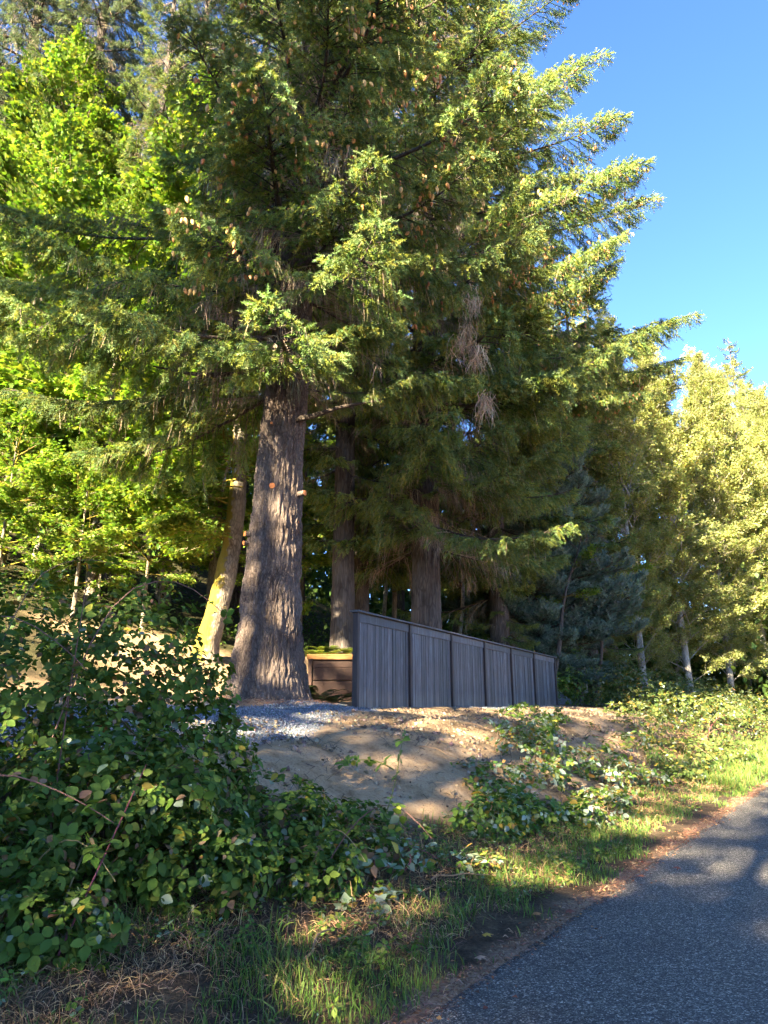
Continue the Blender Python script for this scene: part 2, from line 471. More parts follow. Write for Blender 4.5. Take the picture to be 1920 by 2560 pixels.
c = ramp(nt, n1.outputs[0], [(.28, (.020, .016, .019)), (.47, (.046, .044, .050)), (.60, (.074, .077, .088)), (.78, (.14, .145, .158))])
c = mixc(nt, ramp(nt, n2.outputs[0], [(.42, (0, 0, 0)), (.68, (.75, .75, .75))]), c, (.040, .030, .030))
sz_ = nd(nt, 'SeparateXYZ', {0: tc.outputs['Object']})
spl = nd(nt, 'MapRange', {0: sz_.outputs[2], 1: 1.62, 2: 1.98, 3: .75, 4: 0.0})
spn = nd(nt, 'Math', {0: spl.outputs[0], 1: n2.outputs[0]}, operation='MULTIPLY')
c = mixc(nt, spn.outputs[0], c, (.20, .145, .095))
vv = nd(nt, 'MapRange', {0: oi.outputs['Random'], 3: .5, 4: 1.55})
hs = nd(nt, 'HueSaturation', {'Color': c, 'Value': vv.outputs[0]})
b = nd(nt, 'Bump', {'Height': n1.outputs[0], 'Strength': .35, 'Distance': .01})
p = nd(nt, 'BsdfPrincipled', {'Base Color': hs.outputs[0], 'Roughness': .6, 'Specular IOR Level': .35, 'Normal': b.outputs[0]})
nt.links.new(p.outputs[0], out.inputs[0])
M_board = m
M_post = plain_mat('dark_stained_post', (.048, .036, .032), .7, .35, 14, .2, .2)
FA = math.atan2(1, .52)                       # fence runs along (.52, 1)
fence = thing('board_fence', 'dark grey stained vertical board privacy fence standing on the sandy bank', 'fence', (-.53, 13.5, 0), FA)
def fxy(k): return -.53 + .4613*k, 13.5 + .8872*k
def bev(name, x0, x1, y0, y1, z0, z1, mat, parent, c=.006, loc=(0, 0, 0), rot=(0, 0, 0)):
    """a board with chamfered long edges (long axis = the longest side)"""
    d = [x1-x0, y1-y0, z1-z0]; a = int(np.argmax(d)); u, w = [i for i in range(3) if i != a]
    lo = [x0, y0, z0]; hi = [x1, y1, z1]
    prof = [(lo[u]+c, lo[w]), (hi[u]-c, lo[w]), (hi[u], lo[w]+c), (hi[u], hi[w]-c), (hi[u]-c, hi[w]), (lo[u]+c, hi[w]), (lo[u], hi[w]-c), (lo[u], lo[w]+c)]
    v = []
    for q in (lo[a], hi[a]):
        for pu, pw in prof:
            t_ = [0, 0, 0]; t_[a] = q; t_[u] = pu; t_[w] = pw; v.append(t_)
    f = [(i, (i+1) % 8, 8+(i+1) % 8, 8+i) for i in range(8)]
    me = bpy.data.meshes.new(name); me.from_pydata(v, [], f + [tuple(range(7, -1, -1)), tuple(range(8, 16))]); me.update()
    if a == 1:
        me.flip_normals()
    me.materials.append(mat)
    return link(name, me, parent, loc, rot)
posts = [0, 2.30, 4.66, 7.03, 9.40, 11.85, 14.55]
ztop = 3.38
rf = np.random.default_rng(3)
for k in posts:
    px_, py_ = fxy(k)
    zb = float(height(px_, py_, False))
    bev('post', k-.045 if k else k-.05, k+.045, -.065, .045, zb-.25, ztop-.04, M_post, fence, .008)
for a, b_ in zip(posts[:-1], posts[1:]):
    l, r_ = a+.047, b_-.047
    nb = int(round((r_-l)/.122)); w = (r_-l)/nb
    pz = min(float(height(*fxy(a+.3), False)), float(height(*fxy(b_-.3), False))) - .02
    for i in range(nb):
        dy = rf.uniform(-.007, .007)
        q = height(*fxy(l+(i+.5)*w), False)
        bev('board', l+i*w+rf.uniform(.0015, .005), l+(i+1)*w-rf.uniform(.0015, .005), -.012+dy, .010+dy, max(pz, float(q)-.03), ztop-.20, M_board, fence, .004)
    bev('trim_rail', l+.002, r_-.002, -.034, -.0165, ztop-.212, ztop-.045, M_board, fence, .004)
    bev('backing_rail', l+.002, r_-.002, .016, .055, ztop-.30, ztop-.21, M_board, fence, .004)
    bev('backing_rail', l+.002, r_-.002, .016, .055, pz+.25, pz+.34, M_board, fence, .004)
capb = [-.10, 4.7, 9.45, 14.66]
for a, b_ in zip(capb[:-1], capb[1:]):
    bev('cap_board', a+.002, b_-.002, -.105, .085, ztop-.038, ztop, M_board, fence, .006)

# ------------------------------------------------------------------ timber retaining wall behind it
M_timber = plain_mat('dark_brown_timber', (.048, .025, .017), .75, .45, 9, 1, .3)
M_capw = plain_mat('sunlit_orange_timber', (.27, .115, .032), .7, .25, 9, 1, .2)  # sunlight on the cap is put into this brighter orange
wall = thing('retaining_wall', 'low dark brown timber retaining wall with a cap board coloured sunlit orange, beside the big trunk', 'retaining wall', (-1.72, 17.5, 1.62))
wall['kind'] = 'thing'
for j, (z0, z1) in enumerate(((0, .30), (.304, .60), (.62, .90), (.904, 1.17))):
    for i, (x0, x1) in enumerate(((0, 1.02), (1.024, 2.5))):
        dy = .006*((i+j) % 2)
        bev('plank', x0, x1, dy, .06+dy, z0, z1, M_timber, wall, .008)
for xx in (-.11, 2.50):
    bev('post', xx, xx+.10, -.04, .08, -.2, 1.18, M_timber, wall, .008)
bev('cap_board', -.14, 2.64, -.07, .12, 1.184, 1.225, M_capw, wall, .006)
bev('fascia_board', -.14, 2.64, -.072, -.045, 1.10, 1.181, M_capw, wall, .004)

# ------------------------------------------------------------------ branches, one mesh per variant, shared by all trees of a kind
def needle_brushes(mb, A, d, l, g, tint, slot=1, k=23, nl=.056, nw=.0080):
    """twigs from A along d of length l as bottle brushes of needles"""
    n = len(A)
    u = np.tile((np.arange(k)+.5)/k, (n, 1)) + g.uniform(-.03, .03, (n, k))
    side = unit(np.cross(d, g.normal(size=(n, 3))))
    up = np.cross(side, d)
    a = np.arange(k)*2.4 + g.uniform(0, 6.28, (n, 1))
    rad = np.cos(a)[..., None]*side[:, None] + np.sin(a)[..., None]*up[:, None]
    base = A[:, None] + d[:, None]*(u*l[:, None])[..., None]
    dirn = unit(d[:, None]*.75 + rad*.85)
    L = nl*(1.1-.45*np.abs(u-.4))[..., None]*g.uniform(.8, 1.2, (n, k, 1))
    w = unit(np.cross(dirn, g.normal(size=(n, k, 3))))*nw
    V = np.stack([base-w, base+w, base+dirn*L+w*.35], 2).reshape(-1, 3)
    F = np.arange(n*k*3).reshape(-1, 3)
    mb.add(V, F, slot, np.repeat(tint, k*3, axis=0))

def spruce_branch(seed, L=4.5, droop=.16, hang=.75, dead=.42, upturn=.16, nsec=54, stiff=False, cols=NEEDLE, tips=TIPS, width=.36):
    g = np.random.default_rng(seed)
    mb = MB()
    def axisp(t):
        t = np.asarray(t)
        y = .10*L*np.sin(t*2.2+seed)*t
        z = L*(-droop*t - droop*.6*t*t + (upturn+droop*.7)*t**3)
        return np.stack([L*t*.97, y, z], -1)
    t = np.linspace(0, 1, 12)
    V, F = tubes(axisp(t)[None], (.055*(1-t)**.8+.006)[None], 5)
    mb.add(V, F, 0)
    T = np.sort(g.uniform(.06, 1, nsec)); T[-3:] = (.97, .985, 1.0)
    sg = np.where(np.arange(nsec) % 2, 1., -1.)
    A_, d_, l_, ti = [], [], [], []
    SP, SR, DP, DT = [], [], [], []
    for i, tt in enumerate(T):
        p0 = axisp(tt); ax = axisp(min(1, tt+.03))-axisp(tt-.03); ax = ax/np.linalg.norm(ax)
        l2 = L*width*(1-tt)**.75*g.uniform(.6, 1.15)*min(1, tt*4+.3) + .22
        ang = R(g.uniform(38, 66))*(1-.7*tt**6)
        sd = np.cross(ax, (0, 0, 1)); sd /= np.linalg.norm(sd)
        dr = ax*math.cos(ang) + sd*sg[i]*math.sin(ang) + np.array([0, 0, g.normal(0, .12)])
        isdead = g.uniform() < np.clip((dead-tt)/dead*1.3, 0, .92) if dead else False
        m_ = max(5, int(l2/.10))
        q = np.linspace(0, 1, m_)[:, None]
        sag = hang*(.30 if not stiff else .05)
        P = p0 + dr*l2*q + np.array([0, 0, -1.])*sag*l2*q**1.6 + (np.array([0, 0, .35])*l2*q**3 if stiff else 0)
        qq = np.linspace(0, 1, 5)[:, None]
        Ps = p0 + dr*l2*qq + np.array([0, 0, -1.])*sag*l2*qq**1.6 + (np.array([0, 0, .35])*l2*qq**3 if stiff else 0)
        if isdead:
            DP.append(Ps); DT.append(.010)
        else:
            SP.append(Ps)
        # tertiary twigs
        seg = unit(np.gradient(P, axis=0))
        for side in (1, -1, 2, -2):
            qv = np.linspace(0, 1, m_)
            keep = g.uniform(size=m_) < (np.where(qv < .3, .45, .95) if abs(side) == 1 else np.where(qv < .55, 0, .85))
            if not keep.any(): continue
            B = P[keep] + (g.normal(0, .035, (keep.sum(), 3)) if abs(side) == 2 else 0); sgm = seg[keep]; n_ = len(B); side = np.sign(side)
            lat = unit(np.cross(sgm, np.array([0, 0, 1.])))*side
            if stiff:
                dd = unit(sgm*.8 + lat*.75 + g.normal(0, .2, (n_, 3)) + np.array([0, 0, .15]))
                ll = g.uniform(.10, .20, n_)
            else:
                hw = hang*g.uniform(.1, 1.5, (n_, 1))
                dd = unit(sgm*.65 + lat*.6*g.uniform(.3, 1.2, (n_, 1)) + np.array([0, 0, -1.])*hw + g.normal(0, .16, (n_, 3)))
                ll = g.uniform(.13, .27, n_)*(1+.5*(hw[:, 0] > .7))
            if isdead or (g.uniform() < .06 and not stiff):
                e = g.uniform(.8, 1.7, n_)
                qd = np.linspace(0, 1, 4)[None, :, None]
                dpt = B[:, None] + dd[:, None]*(ll*e)[:, None, None]*qd*.6 + np.array([0, 0, -1.])*(ll*e*.75)[:, None, None]*qd**1.5
                kk = g.uniform(size=n_) < .7
                V, F = ribbons(dpt[kk], np.linspace(.006, .002, 4)[None]*np.ones((kk.sum(), 1)))
                mb.add(V, F, 2, rept(tints(kk.sum(), TWIG, .2, g), 8))
            else:
                A_.append(B); d_.append(dd); l_.append(ll)
                tip = np.linspace(0, 1, m_)[keep] > .62
                t1 = tints(n_, cols, .2, g); t2 = tints(n_, tips, .18, g)
                ti.append(np.where((tip & (g.uniform(size=n_) < .7))[:, None], t2, t1))
        if not isdead:
            A_.append(P[-1:]); d_.append(seg[-1:]); l_.append(np.array([.2])); ti.append(tints(1, tips, .15, g))
    if SP:
        V, F = tubes(np.array(SP), np.linspace(.013, .004, 5)[None], 3); mb.add(V, F, 0)
    if DP:
        V, F = tubes(np.array(DP), np.linspace(.012, .004, 5)[None], 3); mb.add(V, F, 2, rept(tints(len(DP), TWIG, .15, g), 15))
    A_ = np.concatenate(A_); d_ = np.concatenate(d_); l_ = np.concatenate(l_); ti = np.concatenate(ti)
    needle_brushes(mb, A_, d_, l_, g, ti)
    me = mb.mesh('spruce_branch', [M_limb, M_needle, M_twig])
    outer = (np.linalg.norm(A_[:, :2], axis=1) > .5*L)
    cp = (A_ + d_*l_[:, None]*.4)[outer]
    return dict(me=me, L=L, cones=cp[g.permutation(len(cp))[:60]])

SPR = [spruce_branch(11+i, 4.5, .15+.02*i, .8, .45) for i in range(4)]
SPR += [spruce_branch(31+i, 3.0, .10, .6, .25, .10, 40) for i in range(2)]
SPRL = [spruce_branch(41+i, 7.0, .15+.02*i, .8, .42, .16, 84, width=.30) for i in range(2)]
DROOP = [spruce_branch(51+i, 3.6, .30, 1.2, .35, .05, 44, width=.28,
         cols=[(.085, .105, .045), (.07, .09, .04), (.10, .12, .055)], tips=[(.12, .14, .06), (.11, .14, .075)]) for i in range(2)]
BLUE = [spruce_branch(61+i, 2.6, .05, .3, .12, .12, 46, True,
        cols=[(.085, .13, .10), (.10, .15, .12), (.07, .11, .085)], tips=[(.15, .20, .16), (.17, .22, .18)]) for i in range(3)]

MAPLE_V = np.array([(0, 0, 0), (.10, -.10, 0), (.42, -.05, -.03), (.28, .16, 0), (.58, .42, -.06), (.26, .42, 0), (0, .95, -.05), (-.26, .42, 0), (-.58, .42, -.06), (-.28, .16, 0), (-.42, -.05, -.03), (-.10, -.10, 0), (0, .28, .05)])
MAPLE_F = np.array([(12, i, i+1) for i in range(1, 11)] + [(12, 11, 0), (12, 0, 1)])
OVAL_V = np.array([(0, 0, 0), (.30, .30, .05), (.26, .68, .04), (0, 1, 0), (-.26, .68, .04), (-.30, .30, .05), (0, .5, -.03)])
OVAL_F = np.array([(6, i, i+1) for i in range(0, 5)] + [(6, 5, 0)])
DIAM_V = np.array([(0, 0, 0), (.34, .45, .06), (0, 1, 0), (-.34, .45, .06)])
DIAM_F = np.array([(0, 1, 2), (0, 2, 3)])

def leafy_bough(seed, L, nleaf, size, tv, tf, cols, mat, bark, layers=True, nsub=16, asc=.25, spread=.5, twigs=TWIG, rl=.03):
    g = np.random.default_rng(seed)
    mb = MB()
    t = np.linspace(0, 1, 9)
    ax = np.stack([L*t, .12*L*np.sin(3*t+seed), L*asc*(t - .5*t*t)], -1)
    V, F = tubes(ax[None], (rl*(1-t)**.8+.005)[None], 5); mb.add(V, F, 0)
    P = []
    ends = []
    for i in range(nsub):
        tt = g.uniform(.15, 1.0)
        p0 = np.array([np.interp(tt, t, ax[:, k]) for k in range(3)])
        a = g.uniform(-1.3, 1.3)*(1 if tt < .95 else .4)
        l2 = L*spread*(1.1-.75*tt)*g.uniform(.6, 1.2)
        d = np.array([math.cos(a), math.sin(a), g.normal(.12, .22) + (0 if layers else .35)])
        q = np.linspace(0, 1, 5)[:, None]
        c_ = p0 + d*l2*q + np.array([0, 0, -.14*l2])*q**2 + g.normal(0, .02, (5, 3))*q
        P.append(c_); ends.append(c_)
        for j in range(3):
            u = g.uniform(.3, .95); b0 = p0 + d*l2*u
            d2 = d*.6 + g.normal(0, .55, 3)*np.array([1, 1, .4 if layers else .8])
            l3 = l2*.45*g.uniform(.5, 1.2)
            c2 = b0 + d2*l3*q + np.array([0, 0, -.12*l3])*q**2
            P.append(c2); ends.append(c2)
    P = np.array(P)
    V, F = tubes(P, np.linspace(rl*.35, .003, 5)[None], 3); mb.add(V, F, 1, rept(tints(len(P), twigs, .15, g), 15))
    k = g.integers(0, len(ends), nleaf); u = g.uniform(.25, 1.05, nleaf)
    E_ = np.array(ends)
    i0 = np.clip((u*4).astype(int), 0, 3); fr = (u*4-i0)[:, None]
    pos = E_[k, i0]*(1-fr) + E_[k, i0+1]*fr
    pos = pos + g.normal(0, size*.8, (nleaf, 3))*np.array([1, 1, .45 if layers else .9])
    yd = unit(E_[k, 4]-E_[k, 0]) + g.normal(0, .7, (nleaf, 3)); yd[:, 2] = yd[:, 2]*.4 - .25
    nr = np.array([0, 0, 1.]) + g.normal(0, .38 if layers else .75, (nleaf, 3))
    V, F = place(tv, tf, pos, yd, nr, size*g.uniform(.55, 1.15, nleaf))
    mb.add(V, F, 2, rept(tints(nleaf, cols, .16, g), len(tv)))
    return dict(me=mb.mesh('bough', [bark, M_twig, mat]), L=L)

MAPC = [(.155, .235, .036), (.125, .21, .032), (.19, .26, .042), (.09, .17, .028), (.225, .245, .042)]
MAP = [leafy_bough(71+i, 3.0, 620, .19, MAPLE_V, MAPLE_F, MAPC, M_maple, M_mbark) for i in range(4)]
ALDC = [(.25, .28, .085), (.21, .25, .07), (.30, .31, .105), (.165, .205, .06), (.33, .31, .115)]
PALE = [(.36, .31, .24), (.28, .23, .17), (.42, .37, .29)]
ALD = [leafy_bough(81+i, 3.0, 2100, .115, DIAM_V, DIAM_F, ALDC, M_alder, M_abark, False, 20, .55, .5, PALE, .028) for i in range(4)]
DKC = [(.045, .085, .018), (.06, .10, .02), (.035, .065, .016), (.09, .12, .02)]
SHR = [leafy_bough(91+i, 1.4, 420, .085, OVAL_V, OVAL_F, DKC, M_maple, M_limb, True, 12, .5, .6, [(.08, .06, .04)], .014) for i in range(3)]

# ------------------------------------------------------------------ trunks and trees
def trunk(name, parent, path, rad, mat, sides=40, seg=.12, furrow=.02, seed=0, flare=0.0, fh=.5, moss=None, fx=9, fz=1.1, lumps=0.0):
    """path: list of local (x,y,z); rad: radius at each"""
    path = np.array(path, float); rad = np.array(rad, float)
    zz = path[:, 2]; n = max(6, int((zz[-1]-zz[0])/seg))
    u = np.linspace(0, 1, n)**(1.6 if sides > 200 else 1.25)
    z = zz[0] + (zz[-1]-zz[0])*u
    cx, cy_ = np.interp(z, zz, path[:, 0]), np.interp(z, zz, path[:, 1]); r = np.interp(z, zz, rad)
    if len(zz) > 3:
        kz = np.ones(9)/9
        pad = lambda a: np.convolve(np.pad(a, 4, 'edge'), kz, 'valid')
        cx, cy_, r = pad(cx), pad(cy_), pad(r)
    th = np.arange(sides)*2*math.pi/sides
    Zg, Tg = np.meshgrid(z, th, indexing='ij'); rg = r[:, None]+0*Tg
    zb = Zg - zz[0]
    rg = rg + flare*np.exp(-zb/fh)*(.75+.5*vnoise(np.cos(Tg)*1.6+5, np.sin(Tg)*1.6+5, zb*.3, seed))
    X_, Y_ = np.cos(Tg), np.sin(Tg)
    if furrow:
        wob = .35*vnoise(X_*3, Y_*3, Zg*.8, seed+3)
        a = vnoise(X_*fx*r[0]*2+wob*4, Y_*fx*r[0]*2+wob*4, Zg*fz, seed+1)
        b = vnoise(X_*fx*r[0]*4.3, Y_*fx*r[0]*4.3, Zg*fz*2.4, seed+2)
        ridge = 1-np.abs(2*a-1); ridge2 = 1-np.abs(2*b-1)
        rg = rg + furrow*((.5-ridge**2)*1.2 + (.5-ridge2)*.6)*np.clip(r[:, None]/r[0]*1.3, .3, 1)
    if lumps:
        rg = rg + lumps*(fbm(X_*2.5, Y_*2.5, Zg*2.2, seed+9, 3)-.5)
    V = np.stack([cx[:, None]+rg*X_, cy_[:, None]+rg*Y_, Zg], -1)
    i = np.arange(n-1)[:, None]*sides; j = np.arange(sides)[None]
    F = np.stack([i+j, i+(j+1) % sides, i+sides+(j+1) % sides, i+sides+j], -1).reshape(-1, 4)
    t = np.ones((n*sides, 3))*.1
    if moss is not None:
        mv = moss(X_, Y_, zb); t = np.stack([mv, mv, mv], -1).reshape(-1, 3)
    return link(name, MB().add(V, F, 0, t).mesh(name, mat, True), parent)

def put_branch(crown, var, h, az, L, tilt, off, g, name='branch', slot=None, roll=None):
    """branch from the stem at height h; tilt > 0 lifts it"""
    sc = L/var['L']
    m_ = Matrix.Rotation(az, 4, 'Z') @ Matrix.Rotation(-tilt, 4, 'Y') @ Matrix.Rotation(g.normal(0, .15) if roll is None else roll, 4, 'X')
    o = link(name, var['me'], crown)
    mt = Matrix.Translation((off[0], off[1], h)) @ m_ @ Matrix.Scale(sc, 4)
    o.matrix_local = mt
    return o, mt

def conifer(root, H, h0, n, Lf, variants, seed, t0=-8, t1=22, pw=1.0, lean=(0, 0), azf=None):
    g = np.random.default_rng(seed)
    crown = link('crown', None, root)
    res = []
    for i in range(n):
        u = (i+g.uniform(0, 1))/n
        h = h0 + (H-h0)*u**pw
        az = i*2.39996 + g.normal(0, .25)
        L = Lf(h, az)*g.uniform(.78, 1.12)
        if L < .4: continue
        v = variants[g.integers(0, len(variants))] if L < 5.6 or variants is not SPR else SPRL[g.integers(0, 2)]
        off = (lean[0]*h/H, lean[1]*h/H)
        res.append((v,) + put_branch(crown, v, h, az, L, R(t0+(t1-t0)*(h/H)+g.normal(0, 6)), off, g))
    return crown, res

def gz(x, y): return float(height(x, y, False))
def front(az): return max(0, -math.sin(az))      # 1 when the branch points at the camera

# the big spruce before the fence
bx, by = -2.22, 13.8
bz = gz(bx, by) - .14
big = thing('spruce_tree', 'huge old spruce with the thickest furrowed trunk, left of the fence, hung with cones', 'tree', (bx, by, bz), 0, 'conifers on the bank')
trunk('trunk', big, [(0, 0, -.2), (.02, 0, 2), (.10, 0, 5), (.28, .05, 9), (.5, .1, 15), (.8, .1, 33)], [.575, .54, .455, .40, .31, .03], M_sbark, 220, .1, .055, 4, .36, .75, fx=13, fz=3.6, lumps=.10)
gb = np.random.default_rng(5)
def LB(h, az):
    c = math.cos(az)      # +1 to the right
    base = 5.6*(1-h/36)**.75
    if h < 9: base *= .75
    if c > .2 and h < 8.5: base *= .7
    if c < -.3: base *= .62
    return base
crownA, brA = conifer(big, 32, 6.4, 140, LB, SPR, 2, -14, 18, 1.15, (.8, .1))
for h, az, L, tilt in ((7.2, 175, 6.4, -6), (8.0, 200, 6.8, -4), (6.5, 160, 5.6, -10), (9.2, 185, 7.0, -2), (8.7, 215, 6.0, -6), (10.3, 190, 6.6, 0), (8.4, 178, 6.6, -4), (7.6, 230, 4.6, -12),
                       (9.6, 340, 5.2, -6), (11.2, 320, 5.4, 0), (8.2, 20, 4.4, -12), (13, 300, 5.2, 4), (14.5, 330, 5.6, 6), (10.8, 260, 4.2, -8), (12.6, 285, 4.8, 0), (9.8, 290, 4.2, -12), (11.6, 245, 4.6, -6), (13.6, 265, 4.8, -2), (15.2, 280, 4.8, 2), (16.6, 250, 4.6, 4), (8.8, 300, 4.4, -14), (9.0, 245, 4.0, -14)):
    v = SPR[gb.integers(0, 4)] if L < 5.6 else SPRL[gb.integers(0, 2)]
    brA.append((v,) + put_branch(crownA, v, h, R(az), L, R(tilt), (.25, 0), gb))
# upward fork limb on the front of the trunk and the pruned stubs
P = np.array([[.10, -.30, 6.6], [.20, -.62, 7.0], [.06, -.78, 7.7], [-.10, -.80, 8.7], [-.10, -.7, 10.5], [.0, -.6, 12.4]])
V, F = tubes(P[None], np.array([[.15, .15, .13, .12, .10, .05]]), 10)
link('limb', MB().add(V, F).mesh('limb', M_limb, True), crownA)
for pts in ([(-.3, -.1, 6.55), (-.9, -.2, 6.62), (-1.7, -.3, 6.55), (-2.6, -.3, 6.75)], [(.3, -.25, 5.55), (.75, -.35, 5.6), (1.3, -.4, 5.78), (2.2, -.4, 5.95)],
            [(.3, -.3, 7.0), (.8, -.4, 7.25), (1.3, -.5, 7.2)], [(-.2, -.3, 7.1), (-.8, -.5, 7.5), (-1.6, -.8, 7.6)]):
    P = np.array(pts); q = np.linspace(0, len(P)-1, 9)
    P = np.stack([np.interp(q, range(len(P)), P[:, k]) for k in range(3)], -1)
    V, F = tubes(P[None], np.linspace(.075, .02, 9)[None], 7)
    link('limb', MB().add(V, F).mesh('limb', M_limb, True), crownA)
def stub(parent, p, d, r, l):
    d = unit(np.array(d, float)); P = np.array(p) + d*np.linspace(-.15, l, 5)[:, None]
    rr = np.array([1.5, 1.35, 1.12, 1.02, 1.0])*r
    V, F = tubes(P[None], rr[None], 12)
    mb = MB().add(V, F, 0)
    ring = V[-12:]; c_ = ring.mean(0)
    mb.add(np.vstack([ring+d*.002, c_+d*.008]), [(i, (i+1) % 12, 12) for i in range(12)], 1)
    link('pruned_stub', mb.mesh('pruned_stub', [M_sbark, M_cut]), parent)
for p, d, r, l in (((.03, -.42, 4.06), (-.05, -1, .1), .06, .10), ((.40, -.15, 3.98), (.9, -.6, 0), .055, .30), ((-.40, -.25, 3.14), (-.8, -.6, .05), .055, .12),
                   ((-.42, -.22, 2.98), (-.8, -.6, -.1), .045, .12), ((.45, -.15, 3.42), (.8, -.75, 0), .055, .06), ((-.05, -.42, 5.40), (0, -1, .1), .028, .06)):
    stub(big, p, d, r, l)

# second spruce behind the fence, third further right, with the long sunlit limbs
bx2, by2 = 1.25, 21.5
s2 = thing('spruce_tree', 'tall spruce with a dark furrowed trunk rising right behind the fence', 'tree', (bx2, by2, gz(bx2, by2)-.05), 0, 'conifers on the bank')
trunk('trunk', s2, [(0, 0, -.2), (.05, 0, 4), (.1, 0, 12), (.2, 0, 38)], [.47, .42, .36, .03], M_fbark, 72, .07, .035, 8, .12, .5, fx=11, fz=1.0)
def LB2(h, az):
    c = math.cos(az)
    return 6.6*(1-h/42)**.7*(1.15 if c > 0 else .9)*(.8 if h < 8 else 1)
crownB, brB = conifer(s2, 36, 3.6, 160, LB2, SPR, 12, -12, 16, 1.1)
for h, az, L, tilt in ((15.5, 345, 7.6, 0), (14.5, 330, 7.2, -4), (17.5, 350, 7.2, 4), (19.5, 340, 6.8, 8), (12.5, 325, 7.0, -8), (11.5, 300, 6.4, -8), (16.5, 310, 6.6, 2), (21.5, 335, 6.4, 10), (10.5, 340, 7, -10), (9.2, 320, 5.6, -14)):
    v = SPR[gb.integers(0, 4)] if L < 5.6 else SPRL[gb.integers(0, 2)]
    brB.append((v,) + put_branch(crownB, v, h, R(az), L, R(tilt), (.1, 0), gb))
bx3, by3 = 4.3, 26.8
s3 = thing('spruce_tree', 'spruce beyond the fence whose long cone-laden limb reaches out against the blue sky', 'tree', (bx3, by3, gz(bx3, by3)-.05), 0, 'conifers on the bank')
trunk('trunk', s3, [(0, 0, -.2), (.05, 0, 4), (.1, 0, 12), (.2, 0, 34)], [.38, .34, .28, .03], M_fbark, 48, .12, .03, 9, .1, .5, fx=11, fz=1.0)
def LB3(h, az):
    return 5.2*(1-h/38)**.7*(1.1 if math.cos(az) > 0 else .95)*(.75 if h < 8 else 1)*(.42 if h < 5.5 and (math.sin(az) < .2 or math.cos(az) > .3) else 1)
crownC, brC = conifer(s3, 33, 1.2, 140, LB3, SPR, 22, -12, 16, 1.1)
for h, az, L, tilt in ((13.4, 345, 8.2, 2), (12.4, 352, 7.4, -4), (12.8, 330, 7.2, -2), (18.2, 350, 7.6, 12), (11.4, 340, 6.6, -10), (15.3, 335, 5.6, 4), (16.8, 340, 5.2, 6)):
    v = SPR[gb.integers(0, 4)] if L < 5.6 else SPRL[gb.integers(0, 2)]
    brC.append((v,) + put_branch(crownC, v, h, R(az), L, R(tilt), (.1, 0), gb))

# cones
def cone_mesh(k):
    g = np.random.default_rng(k); nz, ns_ = 9, 8
    zz = np.linspace(0, 1, nz); pr = np.array([.05, .55, .85, 1, .98, .9, .74, .5, .08])*.029
    V = []
    for i in range(nz):
        for j in range(ns_):
            a = 2*math.pi*(j+.5*(i % 2))/ns_; r = pr[i]*(1.0+.12*((i+j) % 2))
            V.append((r*math.cos(a), r*math.sin(a), -zz[i]*.13))
    F = [(i*ns_+j, i*ns_+(j+1) % ns_, (i+1)*ns_+(j+1) % ns_, (i+1)*ns_+j) for i in range(nz-1) for j in range(ns_)]
    c_ = [(.42, .24, .085), (.38, .19, .07), (.30, .13, .05), (.46, .31, .12)][k]
    return np.array(V), np.array(F), np.array(c_)
CONE = [cone_mesh(k) for k in range(4)]
CONE_ME = [MB().add(v, f, 0, c_).mesh('cone', M_cone, True) for v, f, c_ in CONE]
camp = Vector((0, 0, 1.6))
def in_view(p, m_=0.02):
    c_ = cam.matrix_world.inverted() @ p
    if c_.z >= -.1: return False
    u, v = c_.x/-c_.z, c_.y/-c_.z
    return abs(u) < .541+m_ and abs(v) < .721+m_
bpy.context.view_layer.update()
def cones(root, br, nmax, per, hmin, seed):
    g = np.random.default_rng(seed); cand = []
    base = Vector(root.location)
    for v, o, mt in br:
        if mt.translation.z < hmin: continue
        kk = int(per*g.uniform(0, 1.8))
        c_ = v['cones'][g.integers(0, len(v['cones']), max(1, kk//3))] if kk else []
        for q in c_:
            for r_ in range(3):
                p = mt @ Vector(q) + Vector(g.normal(0, .11, 3).tolist())
                if in_view(p+base): cand.append(p)
    cand.sort(key=lambda p: (p+base-camp).length - 1.3*(p.x) + g.uniform(0, 7))
    for p in cand[:nmax]:
        link('cone', CONE_ME[g.integers(0, 4)], root, p, (g.normal(0, .25), g.normal(0, .25), g.uniform(0, 6)), g.uniform(.85, 1.25))
    rest = cand[nmax:nmax+420]
    if rest:
        mb = MB()
        for p in rest:
            v, f, c_ = CONE[g.integers(0, 4)]
            e = np.array(Euler((g.normal(0, .25), g.normal(0, .25), g.uniform(0, 6))).to_matrix())
            mb.add(v @ e.T*g.uniform(.85, 1.25) + np.array(p), f, 0, c_)
        o = link('cones', mb.mesh('cones', M_cone, True), root); o['kind'] = 'stuff'
cones(big, brA, 300, 34, 9.0, 1)
cones(s2, brB, 300, 48, 10.0, 2)
cones(s3, brC, 300, 48, 10.0, 3)

